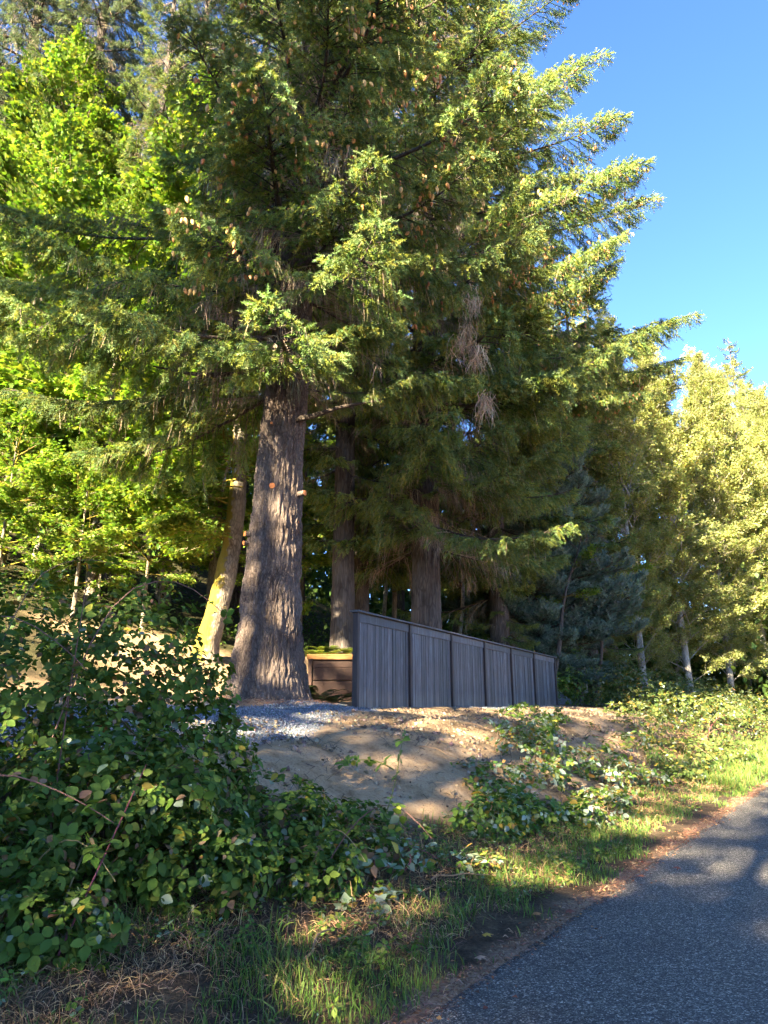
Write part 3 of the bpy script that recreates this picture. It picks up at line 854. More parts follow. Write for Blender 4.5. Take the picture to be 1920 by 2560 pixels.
# hanging dead wood and lichen on the spruces (parts of their trees)
def hanging(name, parent, p, n, l, spread, mat, seed, cols, w=.010, curl=.25):
    g = np.random.default_rng(seed)
    q = np.linspace(0, 1, 7)[None, :, None]
    a = g.uniform(0, 6.28, n); d = np.stack([np.cos(a)*spread, np.sin(a)*spread, -g.uniform(.3, 1, n)], -1)*l*g.uniform(.4, 1, (n, 1))
    st = np.array(p) + g.normal(0, .12*l, (n, 3))*np.array([1, 1, 1.2])
    P = st[:, None] + d[:, None]*q + np.array([0, 0, -.35*l])*q**2 + curl*l*np.sin(q*4+g.uniform(0, 6, (n, 1, 1)))*g.normal(0, .25, (n, 1, 3))
    V, F = ribbons(P, np.linspace(w, w*.25, 7)[None]*np.ones((n, 1)))
    mb = MB().add(V, F, 0, rept(tints(n, cols, .15, g), 14))
    o = link(name, mb.mesh(name, mat), parent); o['kind'] = 'stuff'
    return o
DT = [(.42, .31, .19), (.34, .24, .15), (.50, .39, .25)]
for p, n, l, sp_ in (((1.08, -5.1, 9.2), 70, 1.15, .25), ((.86, -5.1, 8.3), 60, .95, .4), ((1.13, -5.1, 7.65), 70, .9, .45), ((1.3, -5.1, 6.3), 60, .75, .45), ((.6, -5.1, 7.9), 26, 1.0, .35)):
    hanging('hanging_dead_twigs', s2, p, int(n*1.3), l*.85, sp_, M_twig, int(p[2]*10), DT, .009, .4)
LC = [(.17, .18, .12), (.14, .155, .10), (.21, .21, .15)]
for p, l in (((-1.5, -.4, 8.3), .9), ((-.85, -.5, 6.9), .6), ((-.9, -.5, 6.3), .45), ((.42, -.5, 6.35), .75), ((.72, -.5, 6.5), .35), ((-1.7, -.4, 6.2), .7)):
    hanging('hanging_lichen', big, p, 30, l*.75, .10, M_twig, int(p[2]*13), LC, .006, .3)

# firs with bare lower trunks
def fir(name, label, x, y, r, H, h0, n, L, variants, seed, mat=None, lean=(0, 0), t0=-12, t1=15, needle=None, sides=44, group='conifers on the bank'):
    root = thing(name, label, 'tree', (x, y, gz(x, y)-.05), 0, group)
    trunk('trunk', root, [(0, 0, -.2), (lean[0]*.15, lean[1]*.15, H*.15), (lean[0]*.4, lean[1]*.4, H*.4), (lean[0], lean[1], H)], [r, r*.88, r*.7, .03], mat or M_fbark, sides, .15, r*.08, seed, r*.28, .5, fx=11, fz=1.0)
    cr, br = conifer(root, H-.5, h0, n, lambda h, az: L*max(.08, 1-(h-h0)/(H-h0))**.7*(.7 if h < h0+1.5 else 1), variants, seed, t0, t1, 1.05, lean)
    if needle:
        for _, o, _m in br:
            o.material_slots[1].link = 'OBJECT'; o.material_slots[1].material = needle
    return root, cr, br
fir('fir_tree', 'straight fir trunk just left of the fence end, above the timber wall', -1.22, 21.0, .36, 31, 5.6, 80, 3.6, SPR, 101)
fir('fir_tree', 'sunlit reddish fir trunk close behind the fence end post', -.80, 24.5, .30, 30, 7.0, 70, 3.4, SPR, 102)
fir('fir_tree', 'thick shaded fir trunk rising behind the bramble thicket on the hillside', -10.3, 27, .44, 33, 14, 70, 3.6, SPR, 103)
fir('hemlock_tree', 'tall pale hemlock with weeping boughs at the upper left sky gap', -15.2, 30, .42, 47, 13, 130, 5.4, DROOP, 104)
fir('hemlock_tree', 'weeping hemlock cut by the picture edge at the upper corner', -18.2, 29.0, .42, 46, 12, 120, 5.4, DROOP, 116)
fir('hemlock_tree', 'second weeping hemlock with its top above the maples', -10.9, 34, .40, 50, 16, 110, 5.2, DROOP, 105)
fir('hemlock_tree', 'weeping hemlock between the huge spruce and the sky gap', -6.5, 31, .38, 44, 15, 100, 5.0, DROOP, 106)
fir('blue_spruce_tree', 'blue-green young spruce with boughs to the ground past the fence end', 6.4, 29.3, .24, 18.0, .6, 180, 4.1, BLUE, 107, None, (0, 0), -6, 30)
fir('blue_spruce_tree', 'smaller blue-green spruce tucked behind the first one', 8.9, 33.5, .2, 12, 1.0, 90, 2.8, BLUE, 108, None, (0, 0), -6, 30)
fir('fir_tree', 'slim dark fir deep in the wood behind the fence middle', 3.2, 31, .26, 27, 5, 60, 3.2, SPR, 109)
fir('fir_tree', 'slim dark fir deep in the wood left of the huge trunk', -4.2, 35, .28, 30, 6, 60, 3.4, SPR, 110)
fir('fir_tree', 'shadowed fir filling the dark gap behind the blue spruces', 10.4, 36, .3, 24, 3, 90, 3.6, SPR, 111)
fir('fir_tree', 'shadowed fir behind the dark trunk at mid fence', .8, 37, .3, 32, 4, 80, 3.6, SPR, 112)
fir('fir_tree', 'far fir whose narrow top stands above the alders against the sky', 34.5, 64, .30, 36, 4, 170, 6.5, SPR, 113, group='far trees')
fir('fir_tree', 'far dark fir beside the narrow topped one, half hidden by alders', 38.5, 70, .35, 31, 4, 90, 5.0, SPR, 114, group='far trees')
fir('fir_tree', 'far fir peeping over the alder crowns by the big spruce', 24, 66, .35, 29, 4, 70, 3.8, SPR, 115, group='far trees')

# broadleaf trees
def broadleaf(name, label, x, y, H, h0, n, L, variants, seed, r, bark, lean=(0, 0), path=None, moss=None, group=None, up=(5, 40), flat=1.0, base=None, azf=None, lumps=.05):
    g = np.random.default_rng(seed)
    root = thing(name, label, 'tree', (x, y, gz(x, y)-.05), 0, group)
    path = path or [(0, 0, -.2), (lean[0]*.2, lean[1]*.2, H*.2), (lean[0]*.55, lean[1]*.55, H*.5), (lean[0], lean[1], H*.97)]
    pz = [q[2] for q in path]
    rad = [r*max(.06, 1-max(0, z)/H*.95) for z in pz]
    trunk('trunk', root, path, rad, bark, 28, .15, r*.04, seed, r*.35, .35, moss, fx=6, fz=1.5, lumps=lumps)
    cr = link('crown', None, root)
    for i in range(n):
        u = (i+g.uniform(0, 1))/n; h = h0 + (H-h0)*u
        k = math.sin(min(1, (1-u)*1.25+.18)*math.pi*.5) * (.7+.3*min(1, u*4)) if bark is not M_abark else .62+.45*math.sin(min(1, u*1.15)*math.pi)
        az = i*2.39996 + g.normal(0, .3) if azf is None else azf(i, g)
        off = [np.interp(h, pz, [q[c] for q in path]) for c in (0, 1)]
        v = variants[g.integers(0, len(variants))]
        put_branch(cr, v, h, az, L*k*g.uniform(.7, 1.2), R(up[0]+(up[1]-up[0])*u+g.normal(0, 8)), off, g, 'bough')
    return root
MG = 'sunlit maples on the hillside'
broadleaf('maple_tree', 'leaning maple with a trunk coated in yellow moss, left of the huge trunk', -5.0, 20, 15.5, 3.2, 60, 2.9, MAP, 201, .34, M_mbark,
          path=[(0, 0, -.2), (.10, 0, .6), (.42, 0, 1.9), (.62, 0, 3.4), (.72, .1, 5.5), (.4, .2, 9), (-.3, .3, 15.3)],
          moss=lambda X_, Y_, z: np.clip((.95-.09*z) - .55*X_ - .15*np.abs(Y_), 0, 1), group=MG, lumps=.12, up=(-18, 35), azf=lambda i, g: R(225)+g.uniform(-1.6, 1.6))
broadleaf('maple_tree', 'bright yellow-green maple at the picture edge above the brambles', -13.0, 23.5, 17, 1.8, 62, 3.9, MAP, 202, .22, M_mbark, group=MG)
broadleaf('maple_tree', 'bright maple hanging over the shaded hillside trunk', -9.4, 22.6, 14.5, 2.6, 54, 3.6, MAP, 203, .2, M_mbark, group=MG)
broadleaf('maple_tree', 'tall maple glowing behind the spruce boughs at upper left', -8.6, 27.5, 24, 5, 74, 4.2, MAP, 204, .28, M_mbark, group=MG)
broadleaf('maple_tree', 'tall maple under the weeping hemlocks at the far left', -14.6, 27.0, 23, 4, 74, 4.2, MAP, 205, .28, M_mbark, group=MG)
broadleaf('maple_tree', 'young maple with sunlit leaves right beside the huge trunk', -2.9, 24.5, 11, 3.0, 26, 2.4, MAP, 206, .12, M_mbark, group=MG)
broadleaf('maple_tree', 'small leafy maple between the two firs behind the timber wall', .4, 27, 12, 3.0, 26, 2.6, MAP, 207, .12, M_mbark, group=MG)
broadleaf('maple_tree', 'green maple far up the slope behind the mossy trunk', -6.2, 25.5, 19, 3.5, 56, 3.6, MAP, 208, .22, M_mbark, group=MG)
for i, (x, y, H, L, lab) in enumerate(((-11.3, 20.5, 5.6, 2.4, 'low bright maple shrub above the thicket at the picture edge'), (-9.0, 20.6, 5.0, 2.3, 'bright maple shrub just above the bramble tops'), (-7.3, 21.6, 5.8, 2.3, 'bright maple shrub left of the mossy trunk'),
        (-12.8, 22.2, 7.0, 2.8, 'leafy maple shrub behind the picture edge one'), (-9.8, 24.2, 7.5, 2.6, 'maple shrub in front of the shaded hillside trunk'), (-3.4, 22.4, 5.0, 1.8, 'sunlit maple shrub peeping past the huge trunk'), (-7.9, 25.0, 8.0, 2.6, 'maple shrub high on the slope behind the mossy trunk'))):
    broadleaf('maple_shrub', lab, x, y, H, .9 if y < 21 else 1.6, 24, L, MAP, 230+i, .07, M_mbark, group=MG, up=(0, 40), lumps=.02)
AG = 'pale barked alders beside the road'
for i, (x, y, H, h0, n, L, lab) in enumerate((
        (13.2, 37, 20, 1.2, 80, 3.4, 'shaded alder next to the blue spruce'),
        (16.8, 40, 20.5, 1.2, 88, 3.6, 'sunlit golden green alder with the shadow edge across its crown'),
        (20.4, 43, 21, 1.6, 88, 3.7, 'sunlit alder with a pale forked trunk at the bramble edge'),
        (24.2, 45.5, 21.5, 1.2, 88, 3.7, 'sunlit alder at the edge of the picture over the road bend'),
        (21.0, 52, 24, 2, 76, 4.0, 'taller alder behind the forked one'),
        (26.5, 53, 23.5, 2, 76, 4.0, 'alder below the narrow fir top'),
        (15.2, 47, 24, 4, 76, 4.0, 'alder crown behind the shadow line, touching the spruce limbs'),
        (30.5, 56, 25, 1.5, 70, 4.0, 'farthest alder visible at the picture edge'),
        (28.8, 49, 22, 1.0, 80, 3.8, 'pale alder cut off by the picture edge'),
        (34.5, 57, 24, 1.5, 70, 4.0, 'pale alder behind the one cut off by the picture edge'),
        (11.8, 43, 24, 2, 60, 3.8, 'dark alder in the spruce shade'))):
    broadleaf('alder_tree', lab, x, y, H, h0, n, L, ALD, 300+i, .2, M_abark, (random.uniform(-1, 1), 0), group=AG, up=(15, 60))

# thin bare stems in the shade of the wood
ST = 'thin stems in the dark wood'
for i, (x, y, h, lx, lab) in enumerate((
        (-9.4, 27.6, 9, .4, 'thin pale stem right beside the shaded hillside trunk'), (-4.0, 25.5, 10, .3, 'slender pale stem between mossy maple and huge trunk'), (-3.7, 26.3, 9.5, -.2, 'second slender stem between mossy maple and huge trunk'),
        (-.2, 30, 8, .5, 'leaning lichen pale stem above the fence end'), (.9, 29, 8, .9, 'slanting pale stem left of the dark trunk'), (2.6, 27.5, 7, .8, 'crooked pale stem right of the dark trunk behind the fence'),
        (4.4, 29, 7, -.3, 'short pale stem over the fence middle'), (6.0, 27.0, 6.5, 1.2, 'leaning grey stem near the fence far end'), (8.8, 31, 6, 1.0, 'leaning grey stem beside the fence far post'),
        (-2.0, 29, 9, .1, 'thin dark stem in the gap right of the huge trunk'), (-12.8, 25.5, 7, .6, 'pale slanting stem among the maple leaves'))):
    root = thing('sapling', lab, 'sapling', (x, y, gz(x, y)-.05), 0, ST)
    trunk('trunk', root, [(0, 0, -.1), (lx*.5, 0, h*.3), (lx*.7, .1, h*.6), (lx*1.6, .2, h)], [.10, .085, .06, .015], M_fbark if i in (7, 8, 9) else M_abark, 10, .2, .004, 400+i, .03, .3, lumps=.05)
    cr = link('crown', None, root)
    g = np.random.default_rng(400+i)
    for j in range(7):
        v = MAP[g.integers(0, 4)] if j % 2 else SHR[g.integers(0, 3)]
        u = g.uniform(.45, 1)
        put_branch(cr, v, h*u, g.uniform(0, 6.28), g.uniform(.8, 1.6), R(g.uniform(0, 35)), (np.interp(u, [0, .3, .6, 1], [0, lx*.5, lx*.7, lx*1.6]), 0), g, 'bough')

# ------------------------------------------------------------------ brambles
BR_V = np.array([(0, 0, 0), (.27, .20, .07), (.34, .44, .09), (.19, .76, .05), (0, 1, -.04), (-.19, .76, .05), (-.34, .44, .09), (-.27, .20, .07), (0, .25, -.02), (0, .5, -.03), (0, .78, -.02)])
BR_F = np.array([(0, 1, 8), (1, 2, 8), (8, 2, 9), (2, 3, 9), (9, 3, 10), (3, 4, 10), (4, 5, 10), (10, 5, 9), (5, 6, 9), (9, 6, 8), (6, 7, 8), (7, 0, 8)])
BRC = [(.085, .145, .022), (.070, .125, .022), (.11, .17, .026), (.058, .105, .02), (.14, .19, .03)]
BRP = [(.22, .27, .19), (.28, .32, .24), (.17, .22, .13)]      # pale leaf undersides
BRY = [(.28, .27, .04), (.36, .25, .04), (.30, .16, .05)]
CANE = [(.16, .085, .06), (.13, .10, .045), (.20, .06, .07), (.22, .16, .09)]

def lump_points(lumps, n, g, shell=(.55, 1.04)):
    L = np.array(lumps, float)                        # x y z rx ry rz
    wgt = L[:, 3]*L[:, 4] + L[:, 3]*L[:, 5]; k = g.choice(len(L), n, p=wgt/wgt.sum())
    d = rvec(n, g); f = g.uniform(shell[0]**2, shell[1]**2, n)**.5
    bump = .78 + .44*fbm(d[:, 0]*1.7+k*3.1, d[:, 1]*1.7, d[:, 2]*1.7, 5, 3)
    P = L[k, :3] + d*L[k, 3:]*(f*bump)[:, None]
    nr = unit(d/L[k, 3:])
    inside = np.zeros(n, bool)
    for i in range(len(L)):
        q = np.linalg.norm((P-L[i, :3])/L[i, 3:], axis=1)
        inside |= (q < .62) & (k != i)
    ok = ~inside & (fbm(P[:, 0]*2.6, P[:, 1]*2.6, P[:, 2]*2.6, 61, 2) > .34) & (P[:, 2] > height(P[:, 0], P[:, 1], False)-.02)
    return P[ok], nr[ok], f[ok]

def compound(P, nr, g, size, up=.7, wild=.5):
    """three to five leaflets round each point; returns pos, ydir, normal, size"""
    n = len(P)
    N_ = unit(nr*.75 + np.array([0, 0, up]) + g.normal(0, wild, (n, 3)))
    ax = unit(np.cross(N_, g.normal(size=(n, 3))) + np.array([0, 0, -.25]))
    x = unit(np.cross(ax, N_))
    out = []
    gsz = np.clip(g.lognormal(-.05, .30, n), .45, 1.4)
    for j, (a, s_) in enumerate(((0, 1.0), (68, .86), (-68, .86), (128, .68), (-128, .68))):
        ok = np.ones(n, bool) if j < 3 else g.uniform(size=n) < .45
        aa = R(a) + g.normal(0, .15, n)
        yd = ax*np.cos(aa)[:, None] + x*np.sin(aa)[:, None]
        nn = unit(N_ + g.normal(0, .22, (n, 3)))
        sz = size*s_*gsz*g.uniform(.85, 1.12, n)
        pos = P + yd*.10*sz[:, None] + (ax*.22*sz[:, None] if j == 0 else 0)
        out.append([q[ok] for q in (pos, yd, nn, sz)])
    return [np.concatenate([o_[i] for o_ in out]) for i in range(4)]

def canes(n, lumps, g, l=(1.0, 2.4), r=.006, out=.6):
    L = np.array(lumps, float); k = g.integers(0, len(L), n)
    a = g.uniform(0, 6.28, n); ln = g.uniform(*l, n)
    st = L[k, :3] + np.stack([np.cos(a)*L[k, 3]*.35, np.sin(a)*L[k, 4]*.35, -L[k, 5]*.75], -1)
    hx = np.stack([np.cos(a), np.sin(a), 0*a], -1)
    q = np.linspace(0, 1, 12)[None, :, None]
    P = st[:, None] + hx[:, None]*ln[:, None, None]*out*q**1.3 + np.array([0, 0, 1.])*(ln[:, None, None]*(1.15*q-.85*q**2.2)) + .04*np.sin(q*7+a[:, None, None])*g.normal(0, 1, (n, 1, 3))
    return P

def bramble(name, label, lumps, nleaf, size, seed, group=None, pale=.05, yellow=.04, ncane=14, single=0, cat='bramble', up=.7, cols=BRC, shell=(.55, 1.04), extra=None, joined_canes=False, lcane=(1.0, 2.4), wild=.5, dead=.0, far=False):
    LV, LF = (OVAL_V, OVAL_F) if far else (BR_V, BR_F)
    g = np.random.default_rng(seed)
    L = np.array(lumps, float); c0 = L[:, :3].mean(0); base = np.array([c0[0], c0[1], gz(c0[0], c0[1])])
    root = thing(name, label, cat, base.tolist(), 0, group)
    P, nr, f = lump_points(lumps, nleaf, g, shell)
    C_ = canes(ncane, lumps, g, lcane) if ncane else np.zeros((0, 12, 3))
    if extra: C_ = np.concatenate([C_, np.array(extra)])
    if len(C_):
        # leaves along the outer half of every cane
        m_ = 9
        u = g.uniform(4, 11, (len(C_), m_)); i0 = np.clip(u.astype(int), 0, 10); fr = (u-i0)[..., None]
        ar = np.arange(len(C_))[:, None]
        cp = (C_[ar, i0]*(1-fr)+C_[ar, i0+1]*fr).reshape(-1, 3) + g.normal(0, .03, (len(C_)*m_, 3))
        cn = unit(g.normal(0, .5, cp.shape)+np.array([0, 0, 1.]))
        ok = cp[:, 2] > height(cp[:, 0], cp[:, 1], False)+.03
        P = np.concatenate([P, cp[ok]]); nr = np.concatenate([nr, cn[ok]]); f = np.concatenate([f, np.full(ok.sum(), 1.1)])
    pos, yd, nn, sz = compound(P, nr, g, size, up, wild)
    n = len(pos)
    t = tints(n, cols, .16, g)
    r_ = g.uniform(size=n)
    t = np.where((r_ < pale)[:, None], tints(n, BRP, .12, g), t)
    t = np.where((r_ > 1-yellow)[:, None], tints(n, BRY, .15, g), t)
    if dead:
        t = np.where(((r_ > .5) & (r_ < .5+dead))[:, None], tints(n, [(.22, .14, .08), (.16, .10, .06)], .15, g), t)
    keep = np.ones(n, bool)
    if single:
        view = unit(np.array([0, 0, 1.6])-pos); dist = np.linalg.norm(np.array([0, 0, 1.6])-pos, axis=1)
        front_ = np.zeros(n)
        for lx, ly, lz, rx, ry, rz in lumps:
            q = (pos-np.array([lx, ly, lz]))/np.array([rx, ry, rz]); front_ = np.maximum(front_, np.where(np.linalg.norm(q, axis=1) < 1.3, (unit(q)*view).sum(1), 0))
        face = np.abs((unit(nn)*view).sum(1))
        sc_ = sz/dist*face*np.clip(front_, 0, 1)*np.array([1.0 if in_view(Vector(p_), -.01) else 0 for p_ in pos])
        pick = np.argsort(-sc_)[:single]; keep[pick] = False
        cols_ = [(.085, .145, .022), (.070, .125, .022), (.11, .17, .026), (.14, .19, .03), (.24, .28, .19), (.30, .27, .04)]
        tt = np.linspace(0, 1, 15); wv = .36*np.sin(np.clip(tt, 0, 1)**.82*math.pi)**.75*np.where(np.arange(15) % 2, 1.10, .92); wv[0] = wv[-1] = 0
        TV = np.concatenate([np.stack([0*tt, tt, -.03*np.sin(tt*3)], -1), np.stack([wv, tt-.02*(np.arange(15) % 2 == 0), .09*np.sin(tt*3)], -1), np.stack([-wv, tt-.02*(np.arange(15) % 2 == 0), .09*np.sin(tt*3)], -1)])
        TF = np.array([(i, 15+i, 16+i, i+1) for i in range(14)] + [(i+1, 31+i, 30+i, i) for i in range(14)])
        mes = [MB().add(TV*np.array([1, 1, .7+.35*(j % 3)]), TF, 0, np.array(c_)).mesh('leaf', M_bramble) for j, c_ in enumerate(cols_)]
        for i in pick:
            y = unit(yd[i]); x = unit(np.cross(y, nn[i])); z = np.cross(x, y)
            kind = 4 if r_[i] < pale else 5 if r_[i] > 1-yellow else g.integers(0, 4)
            o = link('leaf', mes[kind], root)
            M_ = Matrix(np.stack([x, y, z], 1).tolist()).to_4x4()
            o.matrix_local = Matrix.Translation((pos[i]-base).tolist()) @ M_ @ Matrix.Scale(float(sz[i]), 4)
    V, F = place(LV, LF, pos[keep]-base, yd[keep], nn[keep], sz[keep])
    o = link('leaves', MB().add(V, F, 0, rept(t[keep], len(LV))).mesh('leaves', M_bramble), root); o['kind'] = 'stuff'
    if len(C_):
        rr = np.linspace(.0075, .003, 12)[None]
        if joined_canes:
            V, F = tubes(C_-base, rr, 4)
            o = link('canes', MB().add(V, F, 0, rept(tints(len(C_), CANE, .15, g), 48)).mesh('canes', M_cane), root); o['kind'] = 'stuff'
        else:
            for c_ in C_:
                V, F = tubes((c_-base)[None], rr, 5)
                link('cane', MB().add(V, F, 0, tints(1, CANE, .15, g)[0]).mesh('cane', M_cane, True), root)
    return root

def curve(pts, n=12):
    P = np.array(pts, float); q = np.linspace(0, len(P)-1, n)
    P = np.stack([np.interp(q, range(len(P)), P[:, k]) for k in range(3)], -1)
    return np.stack([np.convolve(np.pad(P[:, k], 2, 'edge'), np.ones(5)/5, 'valid') for k in range(3)], -1)

FG = [(-3.3, 6.0, 1.65, 1.05, .8, 1.15), (-2.3, 6.25, 1.70, .75, .6, .98), (-1.75, 6.4, 1.45, .5, .5, .75), (-2.1, 5.6, .95, .85, .6, .62), (-1.55, 6.3, 1.02, .55, .55, .58), (-.95, 6.7, .62, .58, .5, .38), (-.35, 7.0, .50, .48, .42, .30), (-2.7, 5.0, .55, .8, .5, .5), (-1.45, 5.75, .50, .7, .45, .34), (-2.1, 4.75, .32, .6, .35, .30), (-.75, 6.2, .34, .6, .4, .26), (-2.9, 4.3, .35, .5, .35, .32)]
ex = [curve([(-3.4, 5.2, .7), (-3.2, 5.1, 1.9), (-2.9, 5.0, 2.35), (-2.3, 4.9, 2.15), (-1.9, 4.85, 1.75)]), curve([(-2.6, 5.6, .8), (-2.4, 5.7, 2.2), (-2.0, 5.8, 2.75), (-1.5, 5.9, 2.55), (-1.25, 5.95, 2.25)]),
      curve([(-2.3, 5.3, .5), (-2.25, 5.2, 1.3), (-2.2, 5.15, 2.0), (-2.15, 5.1, 2.6)]), curve([(-3.2, 5.6, 1.0), (-3.0, 5.7, 2.4), (-2.7, 5.8, 2.85), (-2.2, 5.9, 2.75)]),
      curve([(-2.9, 4.6, .8), (-2.5, 4.5, 1.25), (-2.0, 4.45, 1.2), (-1.5, 4.5, .9)]), curve([(-1.9, 4.6, .15), (-1.75, 4.7, .6), (-1.6, 4.75, 1.0), (-1.5, 4.8, 1.3)])]
bramble('bramble_thicket', 'big dark green bramble thicket with toothed leaves and arching canes in the near shade', FG, 8600, .071, 501, None, .03, .035, 18, 300, 'bramble', extra=ex, dead=.05)
# one young cane standing clear before the sand
cn = [curve([(-.05, 7.0, .5), (.08, 7.05, .8), (.14, 7.1, 1.1), (.20, 7.15, 1.42)]), curve([(.12, 7.1, 1.02), (-.05, 7.05, 1.12), (-.2, 7.0, 1.14), (-.42, 6.95, 1.10)])]
def sprig():
    g = np.random.default_rng(77)
    root = thing('bramble_shoot', 'single upright bramble shoot with one yellow leaf before the bare sand', 'bramble', (-.05, 7.0, gz(-.05, 7.0)))
    b_ = np.array(root.location)
    P = np.concatenate([c_[[3, 6, 8, 10, 11]] for c_ in cn]); nr = np.tile([0, -.5, .6], (len(P), 1))
    pos, yd, nn, sz = compound(P, nr, g, .085, .3, .4)
    for i in range(len(pos)):
        c_ = (.36, .27, .04) if i == 7 else (.075, .13, .026)
        V, F = place(BR_V, BR_F, pos[i:i+1]-b_, yd[i:i+1], nn[i:i+1], sz[i:i+1])
        link('leaf', MB().add(V, F, 0, np.array(c_)).mesh('leaf', M_bramble), root)
    for c_ in cn:
        V, F = tubes((c_-b_)[None], np.linspace(.008, .003, 12)[None], 6)
        link('cane', MB().add(V, F, 0, np.array((.17, .16, .04))).mesh('cane', M_cane, True), root)
sprig()
def on(s, o, dz, rx, ry, rz):
    x, y = xy(s, o); return (x, y, gz(x, y)+dz, rx, ry, rz)
BG = 'bramble patches along the bank'
bramble('bramble_clump', 'leafy bramble clump lying at the foot of the sand slope', [on(7.8, 1.6, .12, .5, .42, .26), on(8.5, 1.6, .12, .55, .45, .26), on(9.2, 1.35, .06, .5, .4, .2), on(9.0, 2.1, .08, .45, .35, .18)], 760, .085, 511, BG, .18, .08, 4, 0, shell=(.5, 1.05), lcane=(.5, .9))
bramble('bramble_clump', 'cut bramble heap with pale upturned leaves below the fence', [on(11.3, 2.6, .12, .8, .6, .32), on(12.3, 2.2, .10, .9, .6, .30), on(10.4, 2.1, .08, .6, .5, .22), on(12.9, 1.6, .08, .8, .5, .24), on(12.2, 3.2, .06, .7, .5, .2), on(11.2, 1.5, .05, .7, .4, .16)], 1250, .085, 512, BG, .42, .10, 6, 0, shell=(.5, 1.05), lcane=(.5, 1.0), dead=.04)
bramble('bramble_clump', 'small bramble trailing over the sandy crest in front of the fence', [on(14.2, 3.9, .08, .5, .45, .20), on(13.6, 3.3, .06, .45, .35, .14), on(14.8, 3.6, .05, .5, .3, .12)], 260, .085, 513, BG, .22, .05, 3, 0, lcane=(.4, .8))
bramble('bramble_clump', 'wilted whitish bramble cuttings hanging at the thicket end', [on(5.6, 1.55, .12, .4, .3, .2), on(6.3, 1.2, .06, .5, .25, .12), on(5.0, 1.3, .02, .5, .3, .08)], 150, .08, 514, BG, .55, .08, 3, 0, lcane=(.4, .8), dead=.15)
bramble('bramble_clump', 'low cut bramble sprays scattered on the dry bank foot', [on(9.4, 1.2, .05, .6, .35, .14), on(10.3, 1.15, .05, .6, .35, .14), on(9.5, 2.5, .05, .6, .3, .12)], 330, .08, 515, BG, .4, .06, 3, 0, lcane=(.4, .8), dead=.1)
RB = [on(15.2, 1.6, .02, .9, .6, .25), on(16.5, 2.5, .02, .8, .6, .22), on(17.0, 1.7, .02, 1.0, .6, .28), on(18.6, 3.0, .05, .8, .6, .26), on(19.0, 2.0, .05, 1.2, .8, .34), on(21.2, 1.7, .05, 1.3, .8, .34), on(20.8, 3.2, .08, 1.0, .8, .32), on(23.0, 3.9, .1, 1.1, .9, .4), on(23.5, 2.6, .1, 1.4, 1.0, .45), on(25.5, 3.6, .25, 1.6, 1.3, .6), on(27.5, 5.2, .5, 1.6, 1.5, 1.0), on(28.5, 3.2, .3, 1.8, 1.4, .7), on(31, 4.2, .4, 2.2, 1.8, .9), on(31.5, 2.0, .1, 1.8, 1.0, .5), on(34.5, 3.5, .3, 2.4, 1.8, .8), on(38, 3, .2, 2.6, 1.8, .7), on(30, 6.6, .7, 2.0, 1.8, 1.3), on(34, 6.2, .5, 2.4, 1.8, 1.2), on(39, 5.5, .4, 3, 2, 1.0), on(43, 3.5, .3, 3, 2, .9)]
RBC = [(.10, .135, .03), (.08, .12, .03), (.13, .155, .04), (.15, .15, .045), (.07, .10, .025)]
bramble('bramble_thicket', 'sunlit yellow-green bramble bank running along the road past the fence', RB, 13500, .10, 521, BG, .10, .08, 40, 0, cols=RBC, shell=(.75, 1.05), joined_canes=True, far=True)
bramble('bramble_thicket', 'shaded bramble bushes at the far fence post', [on(26.6, 8.0, .5, 1.3, 1.2, 1.0), on(28.2, 8.6, .7, 1.5, 1.3, 1.3), on(25.2, 9.4, .5, 1.4, 1.2, 1.2)], 1600, .10, 522, BG, .03, .03, 10, 0, shell=(.7, 1.05), joined_canes=True, far=True)

# ------------------------------------------------------------------ grass, straw and litter
def blades(n, s0, s1, o0, o1, dens, hgt, wid, cols, seed, bend=.5, flat=False, up=1.0):
    g = np.random.default_rng(seed)
    # more of them near the camera
    s_ = s0 + (s1-s0)*g.uniform(0, 1, n)**1.9; o_ = g.uniform(o0, o1, n)
    ok = g.uniform(size=n) < dens(s_, o_)
    s_, o_ = s_[ok], o_[ok]; n = len(s_)
    x_, y_ = xy(s_, o_); z_ = height(x_, y_)
    a = g.uniform(0, 6.28, n); h = hgt*g.uniform(.45, 1.25, n)*(.6+.8*vnoise(s_*2.3, o_*2.3, 0, seed))
    d = np.stack([np.cos(a), np.sin(a), 0*a], -1)
    q = (np.array([0, .55, 1.0]) if flat else np.array([0, .4, .75, 1.0]))[None, :, None]
    if flat:
        P = np.stack([x_, y_, z_+.01], -1)[:, None] + d[:, None]*h[:, None, None]*q + np.array([0, 0, 1.])*(h*g.uniform(0, .55, n))[:, None, None]*np.sin(q*2.6)
    else:
        b_ = bend*g.uniform(.1, 1.3, n)[:, None, None]
        P = np.stack([x_, y_, z_-.01], -1)[:, None] + d[:, None]*(h[:, None, None]*b_*q**1.9) + np.array([0, 0, up])*h[:, None, None]*(q-.35*b_*q**2.4)
    w = wid*g.uniform(.7, 1.3, (n, 1))*np.array([[.8, 1, .3]] if flat else [[.8, 1, .7, .08]])*np.clip(.7+.06*s_, .8, 2.5)[:, None]
    V, F = ribbons(P, w)
    return V, F, rept(tints(n, cols, .2, g), 6 if flat else 8)
GR = [(.080, .150, .026), (.10, .175, .03), (.065, .125, .024), (.13, .185, .034)]
GY = [(.14, .16, .035), (.19, .175, .05), (.11, .15, .03)]
STR = [(.29, .17, .08), (.21, .12, .058), (.37, .24, .12), (.15, .085, .045)]
